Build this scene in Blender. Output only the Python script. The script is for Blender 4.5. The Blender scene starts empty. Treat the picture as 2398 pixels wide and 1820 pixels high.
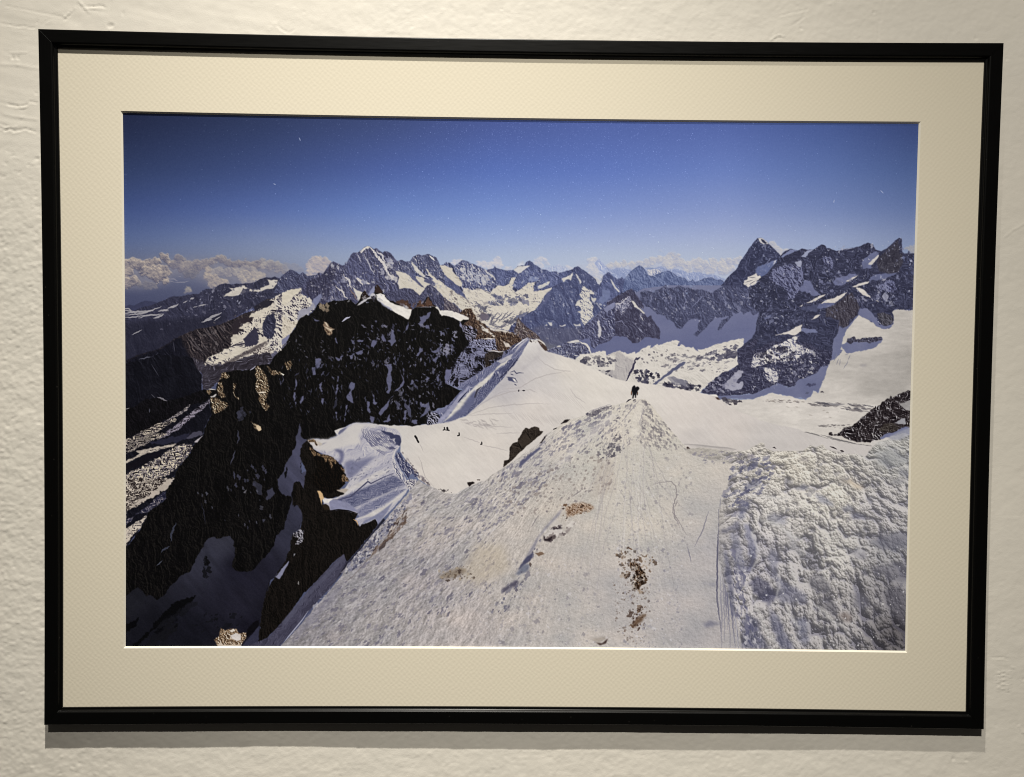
import bpy, math, random
import numpy as np
from mathutils import Matrix, Vector

# ------------------------------------------------------------------ camera, light, exposure
# Everything is in metres; the framed print hangs on a plaster wall, x to the right, z up,
# the wall lies near y = 0 and the viewer stands on the negative y side.
scene = bpy.context.scene
scene.render.engine = 'CYCLES'
scene.view_settings.view_transform = 'Standard'
scene.view_settings.look = 'None'
scene.view_settings.exposure = 0.0
scene.view_settings.gamma = 1.0
scene.cycles.filter_width = 1.05

cam_data = bpy.data.cameras.new('camera')
cam_data.sensor_fit = 'HORIZONTAL'
cam_data.sensor_width = 36.0
cam_data.lens = 36.0 * 2000.0 / 2398.0
cam_data.clip_start = 0.01
cam_data.clip_end = 50.0
camera = bpy.data.objects.new('camera', cam_data)
scene.collection.objects.link(camera)
_yaw, _pitch, _roll = 0.012304, -0.03379, 0.009922
_f = Vector((math.sin(_yaw) * math.cos(_pitch), math.cos(_yaw) * math.cos(_pitch), math.sin(_pitch)))
_r0 = Vector((math.cos(_yaw), -math.sin(_yaw), 0.0))
_u0 = _r0.cross(_f)
_r = _r0 * math.cos(_roll) + _u0 * math.sin(_roll)
_u = -_r0 * math.sin(_roll) + _u0 * math.cos(_roll)
camera.matrix_world = Matrix(((_r.x, _u.x, -_f.x, -0.020386),
                              (_r.y, _u.y, -_f.y, -0.929770),
                              (_r.z, _u.z, -_f.z, 0.028291),
                              (0, 0, 0, 1)))
scene.camera = camera

world = bpy.data.worlds.new('World')
scene.world = world
world.use_nodes = True
world.node_tree.nodes['Background'].inputs['Color'].default_value = (1.0, 0.93, 0.84, 1)
world.node_tree.nodes['Background'].inputs['Strength'].default_value = 0.016


def spot(name, loc, aim, size, blend, energy, radius, color):
    d = bpy.data.lights.new(name, 'SPOT')
    d.energy = energy
    d.spot_size = math.radians(size)
    d.spot_blend = blend
    d.shadow_soft_size = radius
    d.color = color
    o = bpy.data.objects.new(name, d)
    o.location = loc
    o.rotation_euler = (Vector(aim) - Vector(loc)).to_track_quat('-Z', 'Y').to_euler()
    scene.collection.objects.link(o)
    return o


# two gallery ceiling spots, placed from the two hard shadows under the frame
spot('gallery_spot_near', (-0.134, -0.803, 1.961), (-1.381, 0.0, -7.844), 69.65, 1.0, 340.0, 0.022, (1.0, 0.955, 0.86))
spot('gallery_spot_far', (-0.231, -2.123, 2.195), (0.680, 0.0, -0.641), 51.53, 1.0, 278.0, 0.022, (1.0, 0.955, 0.86))


# ------------------------------------------------------------------ helpers
def link(name, me, mat=None, parent=None, **props):
    o = bpy.data.objects.new(name, me)
    scene.collection.objects.link(o)
    if mat:
        me.materials.append(mat)
    if parent:
        o.parent = parent
    for k, v in props.items():
        o[k] = v
    return o


def mesh(name, verts, faces, smooth=False):
    me = bpy.data.meshes.new(name)
    me.from_pydata([tuple(v) for v in verts], [], faces)
    me.validate()
    if smooth:
        me.polygons.foreach_set('use_smooth', [True] * len(me.polygons))
    me.update()
    return me


def grid_mesh(name, P, smooth=True):
    """a sheet of quads from an array of points P[rows, cols, 3]"""
    n, m = P.shape[:2]
    idx = np.arange(n * m).reshape(n, m)
    q = np.stack([idx[:-1, :-1], idx[:-1, 1:], idx[1:, 1:], idx[1:, :-1]], -1).reshape(-1, 4)
    me = bpy.data.meshes.new(name)
    me.vertices.add(n * m)
    me.vertices.foreach_set('co', P.reshape(-1).astype(np.float32))
    me.loops.add(q.size)
    me.loops.foreach_set('vertex_index', q.reshape(-1).astype(np.int32))
    me.polygons.add(len(q))
    me.polygons.foreach_set('loop_start', np.arange(0, q.size, 4, dtype=np.int32))
    me.polygons.foreach_set('loop_total', np.full(len(q), 4, dtype=np.int32))
    me.update(calc_edges=True)
    if smooth:
        me.polygons.foreach_set('use_smooth', np.ones(len(q), dtype=bool))
    return me


def new_mat(name, base, rough=0.5, spec=0.5):
    m = bpy.data.materials.new(name)
    m.use_nodes = True
    b = m.node_tree.nodes['Principled BSDF']
    b.inputs['Base Color'].default_value = (*base, 1)
    b.inputs['Roughness'].default_value = rough
    b.inputs['Specular IOR Level'].default_value = spec
    return m, m.node_tree.nodes, m.node_tree.links, b


# lens pincushion put into the shape: frame, mat and print sides bow inward
BOW = 0.03725
W, H = 1.0, 0.7259


def bow(x, z):
    q = 1.0 + BOW * (x * x + z * z)
    return x * q, z * q


# ------------------------------------------------------------------ numpy noise (for plaster relief and for the print)
class Noise:
    def __init__(self, seed):
        r = np.random.RandomState(seed)
        self.t = r.rand(256, 256).astype(np.float32)

    def val(self, x, y):
        xi = np.floor(x).astype(np.int32)
        yi = np.floor(y).astype(np.int32)
        fx = (x - xi).astype(np.float32)
        fy = (y - yi).astype(np.float32)
        fx = fx * fx * (3 - 2 * fx)
        fy = fy * fy * (3 - 2 * fy)
        x0, x1, y0, y1 = xi & 255, (xi + 1) & 255, yi & 255, (yi + 1) & 255
        t = self.t
        a = t[y0, x0] * (1 - fx) + t[y0, x1] * fx
        b = t[y1, x0] * (1 - fx) + t[y1, x1] * fx
        return a * (1 - fy) + b * fy

    def fbm(self, x, y, octs=4, gain=0.5, ridged=False):
        s = 0.0
        a = 1.0
        tot = 0.0
        for o in range(octs):
            v = self.val(x + 17.3 * o, y + 9.1 * o)
            if ridged:
                v = 1 - np.abs(2 * v - 1)
            s = s + a * v
            tot += a
            a *= gain
            x, y = (x * 1.6 + y * 1.2), (y * 1.6 - x * 1.2)
        return s / tot


# ------------------------------------------------------------------ wall: plaster with roller stipple, trowel marks and scratches
def axis(lo, hi, step, far):
    mid = list(np.arange(lo, hi, step))
    out, p, s = [], lo, step
    while p > -far:
        s *= 1.35
        p -= s
        out.append(p)
    head = out[::-1]
    out, p, s = [], mid[-1], step
    while p < far:
        s *= 1.35
        p += s
        out.append(p)
    return np.array(head + mid + out)


wx = axis(-0.60, 0.62, 0.0014, 3.0)
wz = axis(-0.44, 0.48, 0.0014, 2.2)
WX, WZ = np.meshgrid(wx, wz)
n1, n2, n3 = Noise(11), Noise(12), Noise(13)
# 1 where the wall was skimmed smooth (upper left), 0 where the roller stipple is plain
skim = np.clip((-WX * 0.9 + WZ * 1.6 - 0.72 + 0.28 * (n1.fbm(WX * 9, WZ * 9, 3) - 0.5)) * 5.0, 0, 1)
skim2 = np.clip((WX - 0.47 + 0.1 * n2.fbm(WX * 12, WZ * 12, 2)) * 9, 0, 1) * 0.45
stip = n1.fbm(WX * 240, WZ * 330, 3, 0.6) - 0.5
stip2 = n2.fbm(WX * 620, WZ * 700, 2, 0.6) - 0.5
lump = n3.fbm(WX * 60, WZ * 75, 3) - 0.5
rough_amt = (1 - 0.75 * skim) * (1 - skim2)
rough_amt *= 0.75 + 0.7 * np.clip((-0.45 - WX) * 8, 0, 1) * (1 - skim)
hgt = rough_amt * (0.00052 * stip + 0.00016 * stip2) + 0.0007 * lump * (0.5 + 0.5 * rough_amt)
hgt += 0.0035 * (n2.fbm(WX * 4, WZ * 5, 2) - 0.5)
# long shallow trowel sweeps
swp = n3.fbm(WX * 14 + WZ * 4, WZ * 110 + WX * 22, 2)
hgt += 0.00035 * (swp - 0.5) * skim


def groove(pts, width, depth, lip=0.35):
    """carve (or raise) a thin wandering line through the plaster; pts in metres on the wall"""
    global hgt
    p = np.array(pts, float)
    for (x0, z0), (x1, z1) in zip(p[:-1], p[1:]):
        m = 4 * width
        sx = (WX > min(x0, x1) - m) & (WX < max(x0, x1) + m) & (WZ > min(z0, z1) - m) & (WZ < max(z0, z1) + m)
        if not sx.any():
            continue
        X, Z = WX[sx], WZ[sx]
        L2 = (x1 - x0) ** 2 + (z1 - z0) ** 2 + 1e-12
        t = np.clip(((X - x0) * (x1 - x0) + (Z - z0) * (z1 - z0)) / L2, 0, 1)
        d = np.hypot(X - (x0 + t * (x1 - x0)), Z - (z0 + t * (z1 - z0)))
        d = d + width * 0.5 * (n2.val(X * 500, Z * 500) - 0.5)
        side = np.sign((X - x0) * (z1 - z0) - (Z - z0) * (x1 - x0))
        hgt[sx] -= depth * np.exp(-(d / width) ** 2) - lip * depth * np.exp(-((d - 1.6 * width) / width) ** 2) * (side > 0)


def wp(px, py):
    """point of the wall seen at that place of the survey photograph"""
    d = _f + _r * ((px - 1199) / 2000.0) - _u * ((py - 910) / 2000.0)
    t = 0.92977 / d.y
    return (-0.020386 + d.x * t, 0.028291 + d.z * t)


SCR = [
    ([(10, 12), (60, 22), (110, 32), (148, 38)], .0010, .0006), ([(0, 54), (20, 57), (42, 61), (55, 60), (68, 64), (78, 65)], .0010, .0007), ([(78, 64), (84, 52), (86, 46)], .0010, .0006),
    ([(146, 36), (152, 38), (158, 30), (164, 24), (172, 18)], .0014, -.0010), ([(160, 27), (170, 19)], .0010, .0012), ([(180, 0), (188, 8), (196, 18), (206, 28)], .0013, -.0010), ([(202, 12), (215, 13), (232, 14)], .0009, .0012), ([(226, 10), (238, 13), (244, 17)], .0010, .0013),
    ([(200, 20), (220, 19), (236, 22)], .0011, -.0008), ([(258, 0), (254, 26), (247, 54)], .0009, .0006), ([(183, 36), (176, 56)], .0009, .0006), ([(150, 46), (156, 38), (162, 33)], .0010, .0007), ([(101, 55), (104, 50), (112, 46)], .0009, .0006),
    ([(285, 28), (286, 34)], .0012, .0009), ([(250, 58), (256, 62), (262, 58), (256, 54)], .0016, .0008), ([(28, 134), (29, 135)], .0018, .0016), ([(40, 134), (41, 136)], .0018, .0014), ([(20, 122), (36, 124), (62, 122)], .0012, -.0006),
    ([(20, 245), (40, 249), (54, 249), (64, 245)], .0012, .0013), ([(48, 252), (58, 252)], .0014, -.0012), ([(68, 238), (78, 240), (86, 242)], .0011, .0011), ([(82, 218), (88, 221)], .0010, .0010), ([(0, 150), (40, 152), (88, 160)], .0020, -.0005), ([(0, 240), (30, 246)], .0016, .0004),
    ([(0, 300), (14, 306), (24, 302), (34, 308), (46, 306), (60, 302), (72, 306), (84, 310)], .0013, .0010), ([(6, 304), (20, 300), (40, 298)], .0013, -.0008), ([(0, 290), (16, 296)], .0012, .0008), ([(10, 268), (50, 276), (86, 280)], .0018, -.0005),
    ([(650, 60), (658, 68), (668, 74), (676, 78)], .0012, .0008), ([(680, 75), (690, 70)], .0010, .0010), ([(1806, 94), (1816, 86), (1826, 82), (1836, 86)], .0012, -.0014), ([(1876, 66), (1877, 67)], .0016, .0016), ([(1828, 36), (1850, 30), (1876, 26), (1892, 22)], .0010, .0008), ([(1850, 62), (1870, 50), (1884, 40)], .0010, .0007), ([(1880, 24), (1886, 36), (1894, 50)], .0010, -.0008),
    ([(2046, 28), (2047, 30)], .0015, .0015), ([(2060, 44), (2058, 60), (2056, 90)], .0008, .0006), ([(2054, 48), (2064, 49)], .0009, .0008), ([(2284, 90), (2285, 91)], .0015, .0014), ([(2356, 138), (2357, 139)], .0015, .0014),
    ([(2310, 1533), (2326, 1533), (2334, 1532), (2346, 1536)], .0010, .0008), ([(2350, 556), (2370, 540), (2398, 524)], .0012, -.0008), ([(1174, 20), (1175, 21)], .0013, .0014), ([(2218, 1766), (2219, 1767)], .0018, .0014), ([(2248, 1769), (2250, 1770)], .0014, .0014), ([(2394, 1738), (2396, 1739)], .0016, .0014),
    ([(2372, 1690), (2380, 1704), (2390, 1712)], .0013, -.0010), ([(2356, 1555), (2360, 1556)], .0012, -.0010), ([(2382, 1583), (2384, 1584)], .0014, .0014)]
for k in range(9):
    y = 1566 + k * 5.2
    SCR.append(([(2318, y), (2326, y + 2 - k % 3), (2336, y - 1 + k % 2 * 3), (2346, y + 1), (2354, y - 2 + k % 3)], .0009, -.0009))
for pts, w_, dp in SCR:
    groove([wp(*p) for p in pts], w_ * 0.85, dp * 0.38)
# scattered pits and grains thrown up by the roller, thickest at the left
_rs = np.random.RandomState(3)
for k in range(1500):
    if k < 900:
        x, z = _rs.uniform(-0.60, -0.44), _rs.uniform(-0.43, 0.25)
    else:
        x, z = _rs.uniform(-0.60, 0.62), _rs.choice([_rs.uniform(-0.44, -0.36), _rs.uniform(0.36, 0.47)])
    if x < -0.3 and z > 0.33:
        continue
    i0, j0 = np.searchsorted(wx, x), np.searchsorted(wz, z)
    s = _rs.choice([1, -1], p=[.72, .28])
    hgt[j0 - 1:j0 + 1, i0 - 1:i0 + 1 + _rs.randint(0, 2)] -= s * _rs.uniform(0.00008, .00028) * (0.5 if k >= 900 else 1)
wall_y = -0.005 - 0.002 * WX + 0.016 * WZ
wall_me = grid_mesh('wall', np.stack([WX, wall_y - hgt, WZ], -1))

m_wall, nd, lk, bs = new_mat('painted_plaster', (0.815, 0.775, 0.715), 0.62, 0.35)
tc = nd.new('ShaderNodeTexCoord')
nz = nd.new('ShaderNodeTexNoise')
nz.inputs['Scale'].default_value = 5.0
nz.inputs['Detail'].default_value = 6.0
mx = nd.new('ShaderNodeMix')
mx.data_type = 'RGBA'
mx.inputs['A'].default_value = (0.845, 0.79, 0.705, 1)
mx.inputs['B'].default_value = (0.81, 0.775, 0.705, 1)
lk.new(tc.outputs['Object'], nz.inputs['Vector'])
lk.new(nz.outputs['Fac'], mx.inputs['Factor'])
lk.new(mx.outputs['Result'], bs.inputs['Base Color'])
nf = nd.new('ShaderNodeTexNoise')
nf.inputs['Scale'].default_value = 900.0
nf.inputs['Detail'].default_value = 3.0
bp = nd.new('ShaderNodeBump')
bp.inputs['Strength'].default_value = 0.25
bp.inputs['Distance'].default_value = 0.0004
lk.new(tc.outputs['Object'], nf.inputs['Vector'])
lk.new(nf.outputs['Fac'], bp.inputs['Height'])
lk.new(bp.outputs['Normal'], bs.inputs['Normal'])
link('wall', wall_me, m_wall, kind='structure')

# ------------------------------------------------------------------ the framed print
GAP = 0.022                                                # frame front stands 22 mm off the wall
frame = bpy.data.objects.new('framed_photograph', None)
scene.collection.objects.link(frame)
frame['label'] = 'black wooden frame with cream mat around a snowy mountain photograph on the wall'
frame['category'] = 'framed photograph'

def lacquer(name, grain):
    m, nd, lk, bs = new_mat(name, (0.0022, 0.0021, 0.0020), 0.36, 0.22)
    tc = nd.new('ShaderNodeTexCoord')
    mp = nd.new('ShaderNodeMapping')
    mp.inputs['Scale'].default_value = grain
    nz = nd.new('ShaderNodeTexNoise')
    nz.inputs['Scale'].default_value = 1.0
    nz.inputs['Detail'].default_value = 5.0
    mr = nd.new('ShaderNodeMapRange')
    mr.inputs['To Min'].default_value = 0.26
    mr.inputs['To Max'].default_value = 0.40
    bp = nd.new('ShaderNodeBump')
    bp.inputs['Strength'].default_value = 0.08
    bp.inputs['Distance'].default_value = 0.0002
    lk.new(tc.outputs['Object'], mp.inputs['Vector'])
    lk.new(mp.outputs['Vector'], nz.inputs['Vector'])
    lk.new(nz.outputs['Fac'], mr.inputs['Value'])
    lk.new(mr.outputs['Result'], bs.inputs['Roughness'])
    lk.new(nz.outputs['Fac'], bp.inputs['Height'])
    lk.new(bp.outputs['Normal'], bs.inputs['Normal'])
    # a few specks of pale dust
    dn = nd.new('ShaderNodeTexVoronoi')
    dn.inputs['Scale'].default_value = 85.0
    cr = nd.new('ShaderNodeMapRange')
    cr.inputs['From Min'].default_value = 0.055
    cr.inputs['From Max'].default_value = 0.03
    mx = nd.new('ShaderNodeMix')
    mx.data_type = 'RGBA'
    mx.inputs['A'].default_value = (0.0022, 0.0021, 0.0020, 1)
    mx.inputs['B'].default_value = (0.03, 0.028, 0.025, 1)
    lk.new(tc.outputs['Object'], dn.inputs['Vector'])
    lk.new(dn.outputs['Distance'], cr.inputs['Value'])
    lk.new(cr.outputs['Result'], mx.inputs['Factor'])
    lk.new(mx.outputs['Result'], bs.inputs['Base Color'])
    return m


m_along, m_upright = lacquer('black_lacquer_along', (60, 60, 900)), lacquer('black_lacquer_upright', (900, 60, 60))

# moulding profile: (distance in from the outer edge, depth behind the front face)
RAIL = 0.01757
prof = [(0.0000, GAP - 0.004), (0.0000, 0.0012), (0.0002, 0.0006), (0.0006, 0.0002), (0.0012, 0.0000),
        (0.0126, 0.0000), (0.0132, 0.0001), (0.0138, 0.0005), (0.0144, 0.0013), (0.0148, 0.0022), (0.0153, 0.0027),
        (0.0160, 0.0029), (0.0170, 0.0030), (0.0174, 0.0031), (RAIL, 0.0034), (RAIL, 0.0060), (0.0120, 0.0060), (0.0120, GAP - 0.004)]


def rail(side):
    """one mitred length of moulding, swept along its side of the frame"""
    n = 40
    V = []
    for i in range(n + 1):
        s = -1 + 2 * i / n
        for t, d in prof:
            hx, hz = W / 2 - t, H / 2 - t
            if side in ('top', 'bottom'):
                x, z = s * hx, (hz if side == 'top' else -hz)
            else:
                x, z = (hx if side == 'right' else -hx), s * hz
            x, z = bow(x, z)
            V.append((x, -GAP + d, z))
    k = len(prof)
    F = []
    for i in range(n):
        for j in range(k):
            a, b = i * k + j, i * k + (j + 1) % k
            c, d2 = (i + 1) * k + (j + 1) % k, (i + 1) * k + j
            F.append((a, b, c, d2) if side in ('top', 'left') else (a, d2, c, b))
    F.append(tuple(range(k)))
    F.append(tuple(range(n * k, (n + 1) * k)))
    me = mesh(side + '_rail', V, F)
    return me


for side in ('top', 'bottom', 'left', 'right'):
    me = rail(side)
    ob = link('frame_rail', me, m_along if side in ('top', 'bottom') else m_upright, frame)
    md = ob.modifiers.new('edge', 'BEVEL')
    md.width = 0.00015
    md.segments = 1
    md.limit_method = 'ANGLE'
    md.angle_limit = math.radians(50)

# ---- cream mat board with its window and the bevelled white core
MAT_Y = -GAP + 0.0048
ML, MR_, MT, MB_ = -0.5 + 0.080163, 0.5 - 0.080765, H / 2 - 0.079917, -H / 2 + 0.079809
T = 0.0016


def ring(x0, x1, z0, z1, X0, X1, Z0, Z1, ya, yb, n=48):
    """four strips between an outer rectangle at depth ya and an inner one at depth yb"""
    V, F = [], []
    cs = [((x0, z0), (X0, Z0)), ((x1, z0), (X1, Z0)), ((x1, z1), (X1, Z1)), ((x0, z1), (X0, Z1))]
    for k in range(4):
        (a0, A0), (a1, A1) = cs[k], cs[(k + 1) % 4]
        base = len(V)
        for i in range(n + 1):
            t = i / n
            p = bow(a0[0] + (a1[0] - a0[0]) * t, a0[1] + (a1[1] - a0[1]) * t)
            q = bow(A0[0] + (A1[0] - A0[0]) * t, A0[1] + (A1[1] - A0[1]) * t)
            V += [(p[0], ya, p[1]), (q[0], yb, q[1])]
        for i in range(n):
            a = base + 2 * i
            F.append((a, a + 2, a + 3, a + 1))
    return V, F


m_mat, nd, lk, bs = new_mat('cream_textured_mat_board', (0.785, 0.722, 0.590), 0.9, 0.12)
tc = nd.new('ShaderNodeTexCoord')
def wave(rot, scale):
    mp = nd.new('ShaderNodeMapping')
    mp.inputs['Rotation'].default_value = (0, math.radians(rot), 0)
    w = nd.new('ShaderNodeTexWave')
    w.wave_type = 'BANDS'
    w.bands_direction = 'X'
    w.inputs['Scale'].default_value = scale
    w.inputs['Distortion'].default_value = 5.0
    w.inputs['Detail'].default_value = 2.0
    w.inputs['Detail Scale'].default_value = 1.3
    lk.new(tc.outputs['Object'], mp.inputs['Vector'])
    lk.new(mp.outputs['Vector'], w.inputs['Vector'])
    return w
wa, wb = wave(44, 74.0), wave(-42, 74.0)
ad = nd.new('ShaderNodeMath'); ad.operation = 'ADD'
nz = nd.new('ShaderNodeTexNoise'); nz.inputs['Scale'].default_value = 420.0; nz.inputs['Detail'].default_value = 3.0
ad2 = nd.new('ShaderNodeMath'); ad2.operation = 'MULTIPLY_ADD'; ad2.inputs[1].default_value = 2.4
bp = nd.new('ShaderNodeBump')
bp.inputs['Strength'].default_value = 0.075
bp.inputs['Distance'].default_value = 0.00035
lk.new(wa.outputs['Fac'], ad.inputs[0]); lk.new(wb.outputs['Fac'], ad.inputs[1])
lk.new(tc.outputs['Object'], nz.inputs['Vector'])
lk.new(nz.outputs['Fac'], ad2.inputs[0]); lk.new(ad.outputs[0], ad2.inputs[2])
lk.new(ad2.outputs[0], bp.inputs['Height'])
lk.new(bp.outputs['Normal'], bs.inputs['Normal'])
V, F = ring(-W / 2 + 0.0125, W / 2 - 0.0125, -H / 2 + 0.0125, H / 2 - 0.0125, ML, MR_, MB_, MT, MAT_Y, MAT_Y)
mat_ob = link('mat_board', mesh('mat_board', V, F), m_mat, frame)
m_core, nd, lk, bs = new_mat('mat_board_core', (0.84, 0.79, 0.68), 0.85, 0.2)
B = T * 1.05
V, F = ring(ML, MR_, MB_, MT, ML + B, MR_ - B, MB_ + B, MT - B, MAT_Y, MAT_Y + T)
link('bevelled_edge', mesh('bevelled_edge', V, F), m_core, mat_ob)
# backing board closes the rear of the frame
V, F = [], []
for y in (MAT_Y + 0.004, MAT_Y + 0.0065):
    for sx, sz in ((-1, -1), (1, -1), (1, 1), (-1, 1)):
        V.append((sx * (W / 2 - 0.011), y, sz * (H / 2 - 0.011)))
F = [(0, 1, 2, 3), (7, 6, 5, 4), (0, 4, 5, 1), (1, 5, 6, 2), (2, 6, 7, 3), (3, 7, 4, 0)]
m_back, nd, lk, bs = new_mat('brown_fibreboard', (0.22, 0.14, 0.08), 0.9, 0.2)
link('backing_board', mesh('backing_board', V, F), m_back, frame)

# ---- the photographic print: a flat sheet behind the window
PY = MAT_Y + T + 0.0002
PX0, PX1, PZ0, PZ1 = ML - 0.006, MR_ + 0.006, MB_ - 0.006, MT + 0.006
gx, gz = np.meshgrid(np.linspace(PX0, PX1, 61), np.linspace(PZ0, PZ1, 45))
bx, bz = bow(gx, gz)
pm = grid_mesh('photographic_print', np.stack([bx, np.full_like(bx, PY), bz], -1), smooth=False)
uvl = pm.uv_layers.new(name='sheet')
li = np.zeros(len(pm.loops), dtype=np.int32)
pm.loops.foreach_get('vertex_index', li)
U = ((gx - PX0) / (PX1 - PX0)).reshape(-1)[li]
Vv = ((gz - PZ0) / (PZ1 - PZ0)).reshape(-1)[li]
uvl.data.foreach_set('uv', np.stack([U, Vv], -1).reshape(-1).astype(np.float32))


# ------------------------------------------------------------------ the picture printed on the sheet
# It is drawn in the units in which it was measured (2398 x 1820 across the whole view), then
# rectified onto the flat sheet.
SC = 1.0
QX0, QY0, QX1, QY1 = 262.0, 240.0, 2176.0, 1550.0
CW, CH = int((QX1 - QX0) * SC), int((QY1 - QY0) * SC)
img = np.zeros((CH, CW, 3), np.float32)
GX, GY = np.meshgrid(QX0 + (np.arange(CW) + 0.5) / SC, QY0 + (np.arange(CH) + 0.5) / SC)
GX = GX.astype(np.float32)
GY = GY.astype(np.float32)
NS = [Noise(100 + i) for i in range(12)]
rng = np.random.RandomState(7)
TILE = {'A': (280, 560, .18083), 'B': (660, 560, .18083), 'C': (1040, 560, .18083), 'D': (1420, 560, .18083),
        'E': (1760, 540, .18083), 'F': (1760, 820, .18083), 'G': (1380, 800, .18083), 'H': (1000, 760, .18083),
        'I': (280, 840, .18083), 'J': (640, 840, .18083), 'K': (280, 1120, .23821), 'L': (640, 980, .23821),
        'M': (660, 1140, .23821), 'N': (1120, 900, .23821), 'O': (1100, 1140, .23821), 'P': (1560, 980, .33352),
        'Z': (0, 0, 1.0)}


def T_(s):
    """'A 12,30 40,50 B 3,4' -> points; a letter switches the measuring patch"""
    out, t = [], TILE['Z']
    for w in s.split():
        if w in TILE:
            t = TILE[w]
        else:
            a, b = w.split(',')
            out.append((t[0] + float(a) * t[2], t[1] + float(b) * t[2]))
    return np.array(out)


def box(x0, y0, x1, y1, pad=0):
    i0 = max(0, int((x0 - pad - QX0) * SC)); i1 = min(CW, int((x1 + pad - QX0) * SC) + 2)
    j0 = max(0, int((y0 - pad - QY0) * SC)); j1 = min(CH, int((y1 + pad - QY0) * SC) + 2)
    return (slice(j0, max(j1, j0)), slice(i0, max(i1, i0)))


def jagged(p, amp, seed=0, step=3.0, closed=True):
    """break every edge into short pieces pushed in and out, so outlines run like rock or drifted snow"""
    if amp <= 0:
        return p
    r = np.random.RandomState(seed + len(p) * 7)
    q = np.vstack([p, p[:1]]) if closed else p
    out = []
    for a, b in zip(q[:-1], q[1:]):
        L = np.hypot(*(b - a))
        n = max(1, int(L / step))
        t = np.arange(n) / n
        nx, ny = -(b - a)[1] / (L + 1e-6), (b - a)[0] / (L + 1e-6)
        k = np.interp(np.linspace(0, n, n), np.linspace(0, n, max(2, n // 3 + 2)), r.randn(max(2, n // 3 + 2)))
        d = (r.randn(n) * 0.55 + k * 0.8) * amp * np.minimum(1, np.minimum(t * n + 0.15, n - t * n) / 1.5)
        out.append(np.stack([a[0] + (b - a)[0] * t + nx * d, a[1] + (b - a)[1] * t + ny * d], -1))
    if not closed:
        out.append(q[-1:])
    return np.vstack(out)


def blur(m, r):
    """box blur of radius r canvas pixels, three passes"""
    r = int(round(r))
    if r < 1:
        return m
    for _ in range(2):
        for ax in (0, 1):
            pad = [(0, 0)] * m.ndim
            pad[ax] = (r + 1, r)
            c = np.cumsum(np.pad(m, pad, mode='edge'), axis=ax)
            n = m.shape[ax]
            m = (np.take(c, range(2 * r + 1, 2 * r + 1 + n), axis=ax) - np.take(c, range(0, n), axis=ax)) / (2 * r + 1)
    return m


def mask(p, soft=0.0):
    """antialiased even-odd fill of a polygon; returns (window, coverage)"""
    sl = box(p[:, 0].min(), p[:, 1].min(), p[:, 0].max(), p[:, 1].max(), 2 + 3 * soft)
    h, w = sl[0].stop - sl[0].start, sl[1].stop - sl[1].start
    if h <= 0 or w <= 0:
        return sl, None
    x = (p[:, 0] - QX0) * SC - sl[1].start
    y = (p[:, 1] - QY0) * SC - sl[0].start
    x2, y2 = np.roll(x, -1), np.roll(y, -1)
    SS = 3
    cov = np.zeros((h, w + 1), np.float32)
    rows, xs = [], []
    ylo, yhi = np.minimum(y, y2), np.maximum(y, y2)
    for k in range(h * SS):
        yy = (k + 0.5) / SS
        e = np.nonzero((ylo <= yy) & (yhi > yy))[0]
        if len(e) < 2:
            continue
        c = np.sort(x[e] + (yy - y[e]) / (y2[e] - y[e]) * (x2[e] - x[e]))
        c = np.clip(c, 0, w - 1e-3)
        row = cov[k // SS]
        for a, b in zip(c[0::2], c[1::2]):
            ia, ib = int(a), int(b)
            if ia == ib:
                row[ia] += (b - a) / SS
            else:
                row[ia] += (ia + 1 - a) / SS
                row[ia + 1:ib] += 1.0 / SS
                row[ib] += (b - ib) / SS
    m = cov[:, :w]
    if soft > 0:
        m = blur(m, soft * SC)
    return sl, np.clip(m, 0, 1)


def put(sl, m, col):
    if m is None:
        return
    img[sl] = img[sl] * (1 - m[..., None]) + col * m[..., None]


def smooth(a, b, x):
    t = np.clip((x - a) / (b - a), 0, 1)
    return t * t * (3 - 2 * t)


def field(ctrl, X, Y, power=3.0):
    """smooth interpolation of values given at scattered points: [(x, y, v...)]"""
    c = np.array(ctrl, float)
    step = 6
    Xs, Ys = X[::step, ::step], Y[::step, ::step]
    num = 0.0
    den = 0.0
    for r in c:
        w = 1.0 / (((Xs - r[0]) ** 2 + (Ys - r[1]) ** 2) / 1e4 + 0.02) ** (power / 2)
        num = num + w[..., None] * r[2:]
        den = den + w
    v = num / den[..., None]
    # bilinear enlarge
    h, w = X.shape
    jy = np.clip(np.arange(h) / step, 0, v.shape[0] - 1.001)
    ix = np.clip(np.arange(w) / step, 0, v.shape[1] - 1.001)
    j0, i0 = jy.astype(int), ix.astype(int)
    j1, i1 = np.minimum(j0 + 1, v.shape[0] - 1), np.minimum(i0 + 1, v.shape[1] - 1)
    fj, fi = (jy - j0)[:, None, None], (ix - i0)[None, :, None]
    v = (v[j0][:, i0] * (1 - fj) * (1 - fi) + v[j1][:, i0] * fj * (1 - fi) + v[j0][:, i1] * (1 - fj) * fi + v[j1][:, i1] * fj * fi)
    return v.astype(np.float32)


def ramp(v, stops):
    """colour ramp; stops = [(pos, (r, g, b)), ...]"""
    ps = [s[0] for s in stops]
    cs = np.array([s[1] for s in stops], float)
    return np.stack([np.interp(v, ps, cs[:, k]) for k in range(3)], -1).astype(np.float32)


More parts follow.
